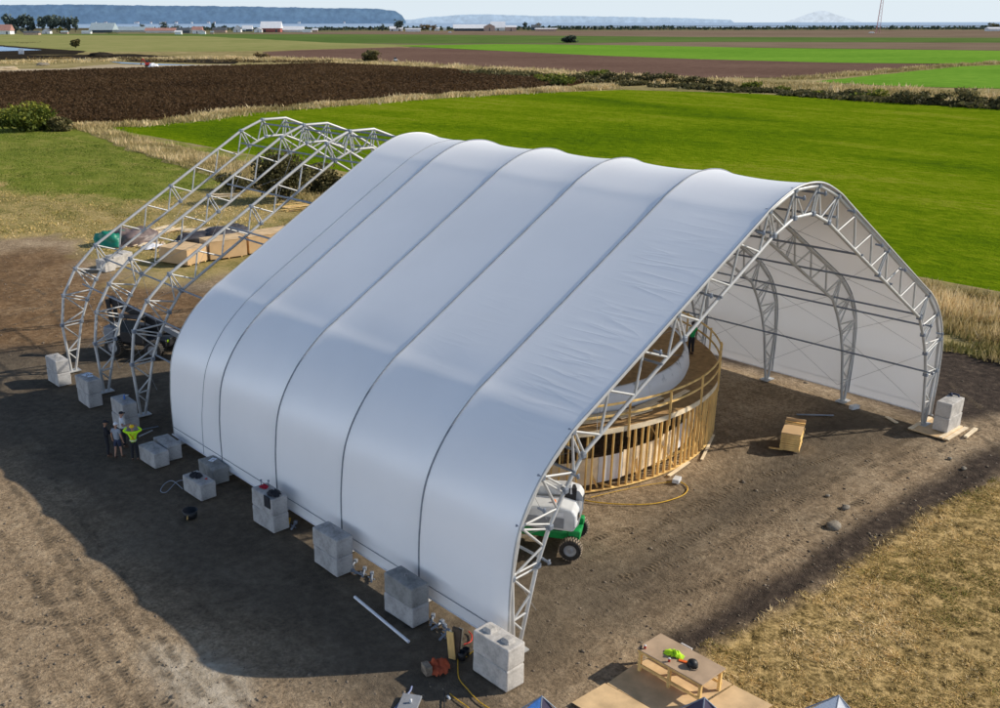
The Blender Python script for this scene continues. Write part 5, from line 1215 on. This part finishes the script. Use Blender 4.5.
# rocks, clods and tracks on the yard
def rock(label, p, s, seed):
    o_ = MB().ball((0, 0, 0), 1, 14, (s, s * .8, s * .45)).build('rock', M['rock'])
    for v in o_.data.vertices: v.co += v.co * .35 * noise.noise(v.co * (1.6 / s) + Vector((seed, 0, 0)))
    o_.location = (*gp(*p), s * .1); tag(o_, label, 'rock')
rock('flat pale rock on the yard near the dark soil strip', (833, 527), .34, 1); rock('smaller rock above the flat pale rock', (845, 508), .2, 2)
rock('small dark stone near the lawn edge', (963, 469), .15, 5); rock('pale stone right of the far right leg', (949, 459), .13, 6)
rock('dark stone in the middle of the yard', (827, 496), .12, 7)
Pc = np.concatenate([scatter([gp(560, 560), gp(700, 480), gp(960, 430), gp(1000, 480), gp(690, 660), gp(520, 700)], 1300), scatter([gp(0, 480), gp(200, 650), gp(500, 690), gp(500, 720), gp(0, 720)], 900), scatter([gp(0, 250), gp(200, 290), gp(200, 350), gp(0, 355)], 1600), scatter(Z_DARK, 1100), scatter(Z_DARK2, 2200)])
oc = np.array([(1, 0, 0), (0, 1, 0), (-1, 0, 0), (0, -1, 0), (0, 0, 1), (0, 0, -1)], float); of = np.array([(0, 1, 4), (1, 2, 4), (2, 3, 4), (3, 0, 4), (1, 0, 5), (2, 1, 5), (3, 2, 5), (0, 3, 5)])
sz = RNG.gamma(1.3, .011, len(Pc)) + .008
V_ = (oc[None] + RNG.normal(size=(len(Pc), 6, 3)) * .25) * (sz[:, None] * np.ones((1, 3)) * [1.3, 1.3, .8])[:, None, :] + np.c_[Pc, h_at(Pc) + sz * .2][:, None, :]
tag(mesh_np('soil_clods', V_.reshape(-1, 3), (of[None] + 6 * np.arange(len(Pc))[:, None, None]).reshape(-1, 3), M['clod'] if 'clod' in M else simple('clod_soil', (.19, .15, .11), .95, 0, .35, 3)), 'loose clods and pebbles on the bare yard', 'clods', kind='stuff')
k = NT('tyre_track'); k.set(.95, 0, .1); uvn = k.n('ShaderNodeUVMap'); sp = k.n('ShaderNodeSeparateXYZ'); k.l(uvn.outputs[0], sp.inputs[0])
aw = k.math('ABSOLUTE', sp.outputs[1]); ph = k.math('ADD', k.math('MULTIPLY', sp.outputs[0], 30.0), k.math('MULTIPLY', aw, 2.2))
ch = k.math('SINE', ph); ov = k.coord('Object'); nz = k.noise(ov, 1.3, 4, .6); nf = k.noise(ov, 8, 5, .7)
lug = k.math('MULTIPLY', ch, k.math('SUBTRACT', 1.0, k.math('POWER', aw, 4.0), True))
k.base(k.mix(k.math('MULTIPLY', k.math('ADD', ch, 1.0), .5), k.ramp(nf, [(.35, (.10, .075, .05)), (.65, (.17, .13, .09))]), k.ramp(nf, [(.35, (.20, .15, .10)), (.65, (.34, .265, .18))])))
k.bump(k.math('ADD', lug, k.math('MULTIPLY', nf, .8)), .8, .06)
al = k.math('MULTIPLY', k.math('SUBTRACT', 1.0, k.math('POWER', aw, 3.0), True), k.ramp(nz, [(.42, 0.0), (.66, .64)]))
tp = k.n('ShaderNodeBsdfTransparent'); mx = k.n('ShaderNodeMixShader'); k.l(al, mx.inputs[0]); k.l(tp.outputs[0], mx.inputs[1]); k.l(k.b.outputs[0], mx.inputs[2]); k.l(mx.outputs[0], k.out.inputs[0])
tv = []; tf = []; tuv = []
def track(px, w_=.36, off=0.0):
    P0 = [Vector((*gp(*p), 0)) for p in px]; c_ = []
    for i in range(len(P0) - 1):
        p0, p1, p2, p3 = P0[max(i - 1, 0)], P0[i], P0[i + 1], P0[min(i + 2, len(P0) - 1)]; n = max(4, int((p2 - p1).length / .3))
        for j in range(n):
            t = j / n; c_.append(.5 * ((2 * p1) + (p2 - p0) * t + (2 * p0 - 5 * p1 + 4 * p2 - p3) * t * t + (3 * p1 - p0 - 3 * p2 + p3) * t ** 3))
    c_.append(P0[-1]); s = 0; b0 = len(tv)
    for i, p in enumerate(c_):
        d = (c_[min(i + 1, len(c_) - 1)] - c_[max(i - 1, 0)]).normalized(); n_ = Vector((-d.y, d.x, 0)); p = p + n_ * off
        if i: s += (c_[i] - c_[i - 1]).length
        for q in (-1, 0, 1):
            xy = p + n_ * q * w_ / 2; tv.append((xy.x, xy.y, float(h_at(np.array([[xy.x, xy.y]]))[0]) + .012 + .0004 * (b0 % 7))); tuv.append((s, q))
    for i in range(len(c_) - 1):
        for q in (0, 1): a = b0 + i * 3 + q; tf.append((a, a + 3, a + 4, a + 1))
for px_, o_ in (([(-10, 520), (40, 590), (85, 650), (125, 715)], .0), ([(-10, 520), (40, 590), (85, 650), (125, 715)], 1.7), ([(10, 480), (60, 560), (100, 630), (150, 715)], .0), ([(10, 480), (60, 560), (100, 630), (150, 715)], 1.6), ([(-10, 610), (40, 622), (90, 620), (130, 605)], 0),
                ([(52, 575), (48, 590), (56, 600), (72, 596), (80, 580), (70, 568)], 0), ([(40, 565), (36, 590), (52, 612), (80, 606)], 0), ([(150, 690), (170, 705), (190, 715)], 0), ([(225, 675), (245, 700), (260, 715)], 0), ([(-10, 640), (20, 670), (40, 715)], 0),
                ([(600, 590), (660, 560), (760, 500), (860, 470), (960, 430)], 0), ([(600, 590), (660, 560), (760, 500), (860, 470), (960, 430)], 1.6), ([(660, 545), (720, 525), (800, 520), (870, 500)], 0), ([(640, 600), (720, 580), (800, 540), (890, 480), (985, 425)], 0), ([(640, 600), (720, 580), (800, 540), (890, 480), (985, 425)], 1.7),
                ([(946, 400), (970, 425), (1010, 462)], 0), ([(946, 400), (970, 425), (1010, 462)], 1.3), ([(950, 385), (985, 410), (1020, 425)], 0), ([(580, 545), (620, 530), (680, 520), (730, 490)], 0),
                ([(0, 330), (40, 315), (110, 300)], 0), ([(0, 330), (40, 315), (110, 300)], 1.8), ([(0, 280), (40, 290), (60, 320)], 0), ([(70, 265), (110, 290), (160, 300)], 0)):
    track(px_, .40, o_)
to = mesh_np('tyre_tracks', tv, tf, k.m); tag(to, kind='structure')
uvl = to.data.uv_layers.new(name='UVMap'); li = np.zeros(len(to.data.loops), np.int32); to.data.loops.foreach_get('vertex_index', li); uvl.data.foreach_set('uv', np.array(tuv, np.float32)[li].ravel())
# ------------------------------------------------------------------ shrubs and trees
def plant(name, label, cat, base, h, rad, leafm, n, leaf, trunk=None, seed=0, group=None, clumps=14, stems=5, cz=.55, low=False):
    o_ = thing(name, label, cat, (base[0], base[1], -.1), 0, group); g = random.Random(seed)
    c_ = (0, 0, h * cz); rr_ = (rad, rad * g.uniform(.8, 1.1), h * (1 - cz) if not low else h * .5)
    V_, F_, T_ = crown_leaves(c_, rr_, n, leaf, clumps, .3, seed)
    V_[:, 2] = np.maximum(V_[:, 2], .02)
    mesh_np('crown' if trunk else 'foliage', V_, F_, M[leafm], o_, T_)
    m = MB()
    if trunk: m.tube([(0, 0, -.2), (g.uniform(-.1, .1), 0, h * .3), (g.uniform(-.3, .3) * rad * .3, g.uniform(-.2, .2), h * .82)], [trunk, trunk * .7, trunk * .2], 8)
    for i in range(stems):
        a = 2 * math.pi * i / stems + g.uniform(-.4, .4); r_ = rad * g.uniform(.4, .8); z0 = h * (.25 if trunk else 0)
        m.tube([(0, 0, z0), (math.cos(a) * r_ * .5, math.sin(a) * r_ * .5, z0 + (h - z0) * .4), (math.cos(a) * r_, math.sin(a) * r_, h * g.uniform(.6, .85))], [(trunk or .12) * .5, (trunk or .12) * .3, .02], 5)
    m.build('trunk' if trunk else 'stems', M['bark'], o_)
    return o_
plant('shrub', 'broad yellow-green bush at the corner of the berry field, far left', 'bush', gp(28, 130), 5.2, 5.8, 'leaf_green', 6500, .42, None, 1, clumps=26, cz=.45)
plant('shrub', 'low dark bush at the right foot of the big corner bush', 'bush', gp(60, 130), 2.4, 2.6, 'leaf_olive', 1500, .35, None, 2, cz=.45)
plant('willow_shrub', 'tall olive shrub on the ditch bank behind the bare truss peaks', 'shrub', gp(283, 200), 6.2, 3.4, 'leaf_olive', 5500, .24, .14, 3, clumps=26, cz=.5)
plant('shrub', 'smaller shrub right of the tall olive shrub on the ditch bank', 'shrub', gp(322, 192), 3.4, 2.6, 'leaf_olive', 2200, .24, None, 4, cz=.45)
plant('shrub', 'dark low shrub left of the tall olive shrub on the ditch bank', 'shrub', gp(238, 189), 2.4, 2.6, 'leaf_olive', 1800, .24, None, 5, cz=.45)
plant('shrub', 'rounded olive bush alone on the bank beyond the berry field', 'bush', gp(373, 61.5), 5.6, 5.2, 'leaf_olive', 1300, .8, None, 6, cz=.45)
plant('shrub', 'grey brown bush at the left end of the ploughed field', 'bush', gp(263, 58), 3.6, 5.0, 'leaf_rust', 700, .8, None, 7, cz=.42)
plant('round_tree', 'round solitary tree on the pale meadow at the far left', 'tree', gp(76, 47), 6.6, 4.0, 'leaf_olive', 1200, 1.0, .3, 8, cz=.5)
plant('shrub', 'dark clump of bushes on the far green strip, centre', 'bush', gp(570, 42.5), 6.0, 9.0, 'leaf_dark', 800, 1.6, None, 9, cz=.45)
hedge = [(548, 82, 3.2, 5), (556, 86, 3.0, 4.5), (575, 80, 2.2, 3.5), (592, 78, 2.4, 3.5), (605, 79, 3, 4), (615, 81, 3, 4.2), (628, 82, 2.6, 4), (652, 81, 3.8, 3.4), (662, 82.5, 3.2, 3), (690, 85, 2.8, 4), (708, 86, 3.2, 4), (728, 89, 2.6, 4), (752, 90, 2.6, 3.4), (775, 92, 2.4, 3.6), (800, 94, 2.6, 4), (825, 96, 2.6, 4), (850, 98, 2.4, 3.6), (872, 99.5, 2.8, 4), (895, 101.5, 3.0, 4), (918, 103, 3.0, 4), (940, 104.5, 3.2, 4), (962, 105.5, 3.4, 4), (985, 106.5, 3.4, 4), (1008, 108, 3.4, 4)]
where = ['at the tip of the berry field', 'just right of the berry field tip'] + [None] * 30
hg = random.Random(5)
for i, (x, y, h_, r_) in enumerate(hedge):
    f = .55 + .6 * hg.random() if y > 83 else 1
    plant('hedge_shrub', 'dark low shrub in the ditch hedge across the back of the green field', 'shrub', gp(x + hg.uniform(-6, 6), y + hg.uniform(-.8, .6)), h_ * f, r_ * f * hg.uniform(.8, 1.5), 'leaf_olive' if hg.random() < .7 else 'leaf_green', 600, .55, None, 100 + i, 'shrubs in the ditch hedge', 8, 3, .42)
def brush(name, line, width, n, h0, m, label, seed, lf=.8):
    pts = [np.array(gp(*p)) for p in line]; seg = np.array([np.linalg.norm(pts[i + 1] - pts[i]) for i in range(len(pts) - 1)])
    i = RNG.choice(len(seg), n, p=seg / seg.sum()); f = RNG.random(n); A0 = np.array(pts)[i]; B0 = np.array(pts)[i + 1]; d = B0 - A0
    nn = np.stack([-d[:, 1], d[:, 0]], 1) / np.linalg.norm(d, axis=1)[:, None]; P = A0 + d * f[:, None] + nn * (RNG.normal(size=n) * width * .5)[:, None]
    cl = fbm(P, 9, seed, 3); kp = cl > .38; P = P[kp]; cl = cl[kp]; z = RNG.random(len(P)) * h0 * (.3 + 2.0 * (cl - .38))
    V_, F_ = leaf_quads(np.c_[P, z - .1], lf * RNG.uniform(.6, 1.3, len(P)))
    tag(mesh_np(name, V_, F_, M[m], tint=np.repeat(np.clip(.25 + z / h0 * .5 + RNG.normal(size=len(P)) * .15, 0, 1), 4)), label, 'brush', kind='stuff')
brush('ditch_brush', [(618, 84), (700, 87.5), (760, 92), (880, 101), (1000, 108), (1150, 118)], 5, 13000, 1.15, 'leaf_olive', 'continuous low dark brush along the near side of the back ditch', 95)
brush('ditch_brush', [(480, 73.5), (540, 77), (620, 81.5)], 9, 5000, 1.8, 'leaf_olive', 'low dark brush on the bank beside the ploughed field', 96)
brush('ditch_brush', [(0, 59), (100, 58), (170, 61), (240, 61), (330, 62)], 9, 3500, 1.2, 'leaf_rust', 'low brown brush on the bank beyond the berry field', 97)
line_ = [(-300, 124), (0, 0)]
# far trees
def ftree(x, y, h_px, w_px, m, label, seed, name='far_tree', group=None, cat='tree', n=420):
    b = gp(x, y); D_ = math.hypot(b[0] - CAM[0], b[1] - CAM[1]); s = D_ / FPX
    return plant(name, label, cat, b, h_px * s, w_px * s / 2, m, n, h_px * s * .11, h_px * s * .03, seed, group, 12, 4, .55)
PG = 'poplars around the farm at the far left'
for i, (x, h_, w_) in enumerate(((9, 15.5, 9), (16, 13, 8), (22, 15, 9), (28, 14.5, 9), (33, 13, 7), (43, 14, 9), (50, 13.5, 8), (57, 14.5, 9), (63, 14, 8), (69, 13.5, 6), (75.5, 13.5, 7.5))):
    ftree(x, 31.5, h_, w_, 'leaf_far', 'tall dark poplar in the farm row at the far left', 200 + i, 'poplar_tree', PG)
for x, y, h_, w_, m, lb in ((15, 33, 7, 8, 'leaf_far', 'low dark tree in front of the poplars, left one'), (22.5, 32.5, 4.5, 4, 'leaf_far', 'small dark tree in front of the poplars, right one'), (60, 32.5, 5, 7, 'leaf_green', 'green bush at the right foot of the poplars'),
    (164, 28.8, 6.5, 13, 'leaf_far', 'dark tree clump above the long grey sheds'), (176, 28.5, 4.0, 9, 'leaf_far', 'lower dark trees right of the clump above the sheds'), (142, 27.5, 3.5, 6, 'leaf_far', 'small dark tree behind the long grey sheds'), (213.5, 30, 7.5, 4, 'leaf_far', 'slim dark tree among the houses'), (225, 30.5, 5.5, 7, 'leaf_far', 'dark tree between the houses and the white gable'), (321, 31, 4, 9, 'leaf_far', 'dark bush right of the white greenhouse'),
    (382, 31, 6.5, 6, 'leaf_far', 'small dark tree left of the small white house'), (399, 31, 11, 12, 'leaf_far', 'tall pair of trees behind the small white house'), (425, 31, 7, 14, 'leaf_rust', 'broad autumn tree right of the small white house'), (434, 31, 5.5, 8, 'leaf_rust', 'lower autumn tree beside the broad one'),
    (524.5, 30, 8, 5, 'leaf_far', 'pointed dark tree right of the white barn'), (538, 30, 6.5, 8, 'leaf_rust', 'bare looking tree above the low white shed'), (994, 30.5, 7, 12, 'leaf_olive', 'yellow green tree at the right edge of the picture'), (980, 30.5, 2.6, 10, 'leaf_far', 'low dark hedge left of the tree at the right edge'), (112, 34, 2.4, 14, 'leaf_green', 'low green bushes in front of the grey barn'), (27, 43, 2.2, 28, 'leaf_olive', 'long low bush row by the pond at the far left')):
    ftree(x, y, h_, w_, m, lb, int(x), 'far_tree')
# thin dark tree line along the shore
C = np.array([far(x, d) for x, d in zip(RNG.uniform(120, 1100, 2600), RNG.uniform(2150, 2320, 2600))])
PP = np.c_[C, RNG.uniform(0, 5.5, len(C)) * (.4 + fbm(C, 120, 91))]
V_, F_ = leaf_quads(PP, RNG.uniform(3, 7, len(C))); V_[:, 2] = np.maximum(V_[:, 2], -.4)
tag(mesh_np('shore_scrub', V_, F_, M['leaf_dark'], tint=np.repeat(RNG.uniform(.1, .7, len(C)), 4)), 'thin dark line of scrub along the far shore', 'scrub', kind='stuff')

# ------------------------------------------------------------------ farm buildings far away
def gable(name, label, x, y, w_px, wall_px, roof_px, wallm, roofm, depth=1.0, front=False, cat='building', doors=0, rz=0.0):
    b = gp(x, y); D_ = math.hypot(b[0] - CAM[0], b[1] - CAM[1]); s = D_ / FPX; W = w_px * s; H = wall_px * s; RF = roof_px * s; Dp = W * depth
    o_ = thing(name, label, cat, (b[0], b[1], -.3), -HEAD + rz)
    MB().box((0, Dp / 2, H / 2), (W, Dp, H)).build('wall', M[wallm], o_)
    e = W * .04; m = MB()
    if front:   # gable end faces the site
        m.add([(-W / 2 - e, -e, H), (W / 2 + e, -e, H), (0, -e, H + RF), (-W / 2 - e, Dp + e, H), (W / 2 + e, Dp + e, H), (0, Dp + e, H + RF)], [(0, 2, 5, 3), (1, 4, 5, 2), (0, 3, 4, 1)])
        MB().add([(-W / 2, -.02, H), (W / 2, -.02, H), (0, -.02, H + RF * .97)], [(0, 1, 2)]).build('gable', M[wallm], o_)
    else:
        m.add([(-W / 2 - e, -e, H), (W / 2 + e, -e, H), (W / 2 + e, Dp + e, H), (-W / 2 - e, Dp + e, H), (-W / 2 - e, Dp / 2, H + RF), (W / 2 + e, Dp / 2, H + RF)], [(0, 1, 5, 4), (2, 3, 4, 5), (1, 2, 5), (3, 0, 4), (0, 3, 2, 1)])
    m.build('roof', M[roofm], o_)
    for i in range(doors): MB().box((W * (-.3 + .6 * i / max(1, doors - 1)) if doors > 1 else 0, -.06, H * .38), (W * .1, .1, H * .7)).build('door', M['window'], o_)
    return o_
gable('farm_house', 'low house with a red roof at the far left edge', 2, 33.5, 14, 3, 5, 'wall_white', 'roof_red', .7, doors=2)
gable('shed', 'low brown shed below the poplars', 31, 34, 13, 1.6, 1.6, 'wall_tan', 'roof_dark', .5); gable('farm_house', 'small pale house at the foot of the poplars', 46, 33, 7, 2.2, 2.2, 'wall_white', 'roof_dark', .8, True, doors=1)
gable('barn', 'big barn with a pale grey roof and dark walls at the left', 101, 32, 20, 2.2, 6, 'wall_dark', 'roof_grey', .9, doors=0); gable('shed', 'dark lean-to at the right end of the grey barn', 113, 31.5, 5, 2, 2, 'wall_dark', 'roof_dark', .7, True)
gable('long_shed', 'long low shed with a pale roof and reddish ridge', 130, 31.2, 38, 1.3, 3.0, 'wall_white', 'roof_grey', .25); gable('long_shed', 'second long low shed further right with a tan roof', 160, 32, 26, 1.6, 2.4, 'wall_white', 'roof_red', .3)
gable('shed', 'white shed in front of the dark houses', 178, 33.8, 6, 2.2, 1.2, 'wall_white', 'roof_white', .7); gable('farm_house', 'dark roofed house left of the white arch', 183, 32.5, 12, 2, 2.6, 'wall_dark', 'roof_dark', .6)
gable('farm_house', 'white house with a round white front', 197, 33, 9, 3, 3, 'wall_white', 'roof_red', .7, doors=1); gable('shed', 'small red and white shed among the houses', 202.5, 33.6, 5, 2.4, 1.2, 'wall_white', 'roof_red', .7, True)
gable('farm_house', 'brown house behind the slim dark tree', 219, 32, 12, 2, 2.4, 'wall_tan', 'roof_dark', .6); gable('farm_house', 'white gabled house with a dark roof', 237, 31.8, 7, 2.6, 3.2, 'wall_white', 'roof_dark', 1.0, True, doors=1)
gable('shed', 'pale shed right of the white gabled house', 247, 31, 9, 2, 3.2, 'wall_dark', 'roof_white', .7); gable('shed', 'small white open shed left of the red barn', 258, 32, 7, 2.6, 1.6, 'wall_white', 'roof_white', .7, True, doors=1)
gable('barn', 'red barn with a bright white roof', 270.5, 31.8, 18, 3.4, 6, 'barn_red', 'roof_white', .8, doors=2); gable('greenhouse', 'white plastic greenhouse right of the red barn', 292, 31.6, 20, 1.8, 3.2, 'wall_white', 'roof_white', .4)
gable('shed', 'small white sheds at the end of the farm row', 307, 32, 8, 1.6, 1.2, 'wall_white', 'roof_grey', .5); gable('shed', 'little white and brown shed far right of the farm row', 315, 31.5, 5, 1.6, 1.6, 'wall_tan', 'roof_white', .6)
gable('farm_house', 'small white house under the tall pair of trees', 396, 30.8, 12, 2.0, 2.2, 'wall_white', 'roof_white', .7, doors=2); gable('shed', 'low white shed right of the small white house', 413, 31.4, 14, 2.2, .8, 'wall_white', 'roof_white', .4)
gable('shed', 'small white shed between the autumn trees', 437, 30.6, 5, 2, 1, 'wall_white', 'roof_white', .6)
gable('long_barn', 'long low barn with a white roof in the centre distance', 472, 30.8, 33, 2.2, 3.6, 'wall_dark', 'roof_white', .35); gable('barn', 'tan fronted barn at the right end of the long low barn', 489.5, 31, 10, 4, 2.5, 'wall_tan', 'roof_white', 1.0, True, doors=1)
gable('barn', 'tall barn with a steep white roof', 498, 30.6, 13, 2.6, 5.4, 'wall_white', 'roof_white', .8, doors=1); gable('shed', 'tan open shed right of the tall barn', 511, 31, 10, 3.4, 1.6, 'wall_tan', 'roof_white', .8, doors=1)
gable('long_shed', 'low white shed under the bare looking tree', 546, 31, 19, 1.8, .8, 'wall_tan', 'roof_white', .4); gable('farm_house', 'dark roofed house left of the low white shed', 536, 30.2, 8, 2.4, 2.4, 'wall_dark', 'roof_dark', .8)
gable('farm_house', 'white house under the tree at the right edge', 996, 31.6, 12, 1.8, 1.2, 'wall_white', 'roof_white', .6)
for i, (x, y, w_) in enumerate(((64, 33.2, 6), (86, 33, 8), (212, 33.5, 3), (243, 31.3, 4), (445, 30.4, 3), (431, 30.2, 3))):
    gable('shed', ['low shed right of the poplars', 'low pale shed left of the grey barn', 'tiny brown shed by the slim dark tree', 'tiny dark shed by the white gabled house', 'tiny white shed beside the long low barn', 'tiny white hut under the broad autumn tree'][i], x, y, w_, 1.6, 1.0, ['wall_tan', 'wall_white', 'wall_tan', 'wall_dark', 'wall_white', 'wall_white'][i], 'roof_grey', .6)
# houses on the shore of the far hill
for i, x in enumerate((137, 139.5, 153, 163, 167, 178, 193.5, 210, 216, 300, 345, 108, 98)):
    b = far(x, 6560); o_ = thing('shore_house', 'tiny pale house on the far shore below the wooded hill', 'house', (*b, -1), -HEAD, 'houses on the far shore'); w_ = 10 + (i * 7) % 14
    MB().box((0, 0, 5), (w_, 10, 10)).build('wall', M['wall_white'], o_); MB().prism([(-w_ / 2, -5), (w_ / 2, -5), (w_ / 2, 5), (-w_ / 2, 5)], 10, 12.5).build('roof', M['roof_red' if i % 3 else 'roof_grey'], o_)
# radio mast
ms = thing('radio_mast', 'tall thin red and white lattice mast on the horizon at the right', 'mast', (*gp(877, 34.2), 0)); Dm = math.hypot(ms.location.x - CAM[0], ms.location.y - CAM[1]); sm = Dm / FPX; Hm = 62 * sm
for q in range(3):
    a = R(90 + 120 * q) - HEAD; MB().tube([(math.cos(a) * 2.0 * sm, math.sin(a) * 2.0 * sm, 0), (0, 0, Hm)], .16 * sm, 6).build('leg', M['mast'], ms)
lt = MB()
for j in range(22):
    z0, z1 = Hm * j / 24, Hm * (j + 1) / 24; f0, f1 = 2.0 * sm * (1 - j / 24), 2.0 * sm * (1 - (j + 1) / 24)
    for q in range(3):
        a, b = R(90 + 120 * q) - HEAD, R(210 + 120 * q) - HEAD; lt.tube([(math.cos(a) * f0, math.sin(a) * f0, z0), (math.cos(b) * f1, math.sin(b) * f1, z1)], .06 * sm, 4, False)
lt.build('lattice', M['mast'], ms)
def car(name, label, x, y, m, length=5.0, rz=0.0, van=False):
    o_ = thing(name, label, 'van' if van else 'car', (*gp(x, y), 0), -HEAD + rz); L = length
    MB().box((0, 0, .75), (L, 1.9, .8), bev=.15).build('body', M[m], o_); MB().box((-.2, 0, 1.5 if not van else 1.7), (L * .6, 1.7, .8 if not van else 1.3), bev=.18).build('cabin', M['white_paint' if van else 'window'], o_)
    for sx_ in (-1, 1):
        for sy in (-1, 1): wheel(o_, (sx_ * L * .32, sy * .85, .36), .36, .24, 0, False)
car('white_van', 'white van driving on the brown field in the centre distance', 450, 33, 'white_paint', 6, 0, True); car('white_van', 'small white vehicle at the foot of the radio mast', 871.5, 34, 'white_paint', 9, .2, True)
car('parked_car', 'white vehicle on the far bank near the middle bush', 395.5, 61.5, 'white_paint', 1.6, .3)
# excavator by the ditch water
ex = thing('excavator', 'small red excavator working by the ditch at the far left', 'excavator', (*gp(148, 66.5), 0), -HEAD + R(10))
for y in (-.8, .8): MB().box((0, y, .4), (2.8, .5, .7), bev=.2).build('track', M['black'], ex)
MB().box((0, 0, 1.3), (2.3, 1.9, 1.0), bev=.15).build('house', M['red'], ex); MB().box((-.2, .5, 2.2), (1.0, .8, .9), bev=.1).build('cab', M['window'], ex)
MB().bar((-.9, 0, 1.7), (-2.0, 0, 3.6), .3, .36).build('boom', M['red'], ex); MB().bar((-2.0, 0, 3.6), (-2.9, 0, 1.6), .22, .26).build('stick', M['red'], ex); MB().box((-2.9, 0, 1.2), (.6, .8, .6), bev=.1).build('bucket', M['black'], ex)
o_ = heap('white_sack_pile', 'white sheeted heap beside the red excavator', gp(153.5, 67), (2.3, 1.6, 1.9), M['white_cloth'], 4); o_['category'] = 'heap'
wp = thing('white_rack', 'white gridded panel leaning on the pond bank at the far left', 'panel', (*gp(21.5, 53.6), 0), -HEAD)
for i in range(3): MB().box((-1.2 + i * 1.15, 0, 1.6), (.95, .12, 3.2), 0, R(-18)).build('slat', M['white_paint'], wp)
heap('gravel_heap', 'pale grey gravel heap on the bank at the far left', gp(43, 64.5), (3.2, 2.2, 1.2), M['rock'], 9)['category'] = 'heap'
heap('sand_heap', 'long pale sand heap at the left end of the sand track', gp(4, 69.5), (7, 2.5, 1.6), M['f_sand'], 12)['category'] = 'heap'
heap('soil_heap', 'brown soil heap on the bank right of the pond', gp(101, 55.5), (8, 5, 2.2), M['f_dark'], 15)['category'] = 'heap'
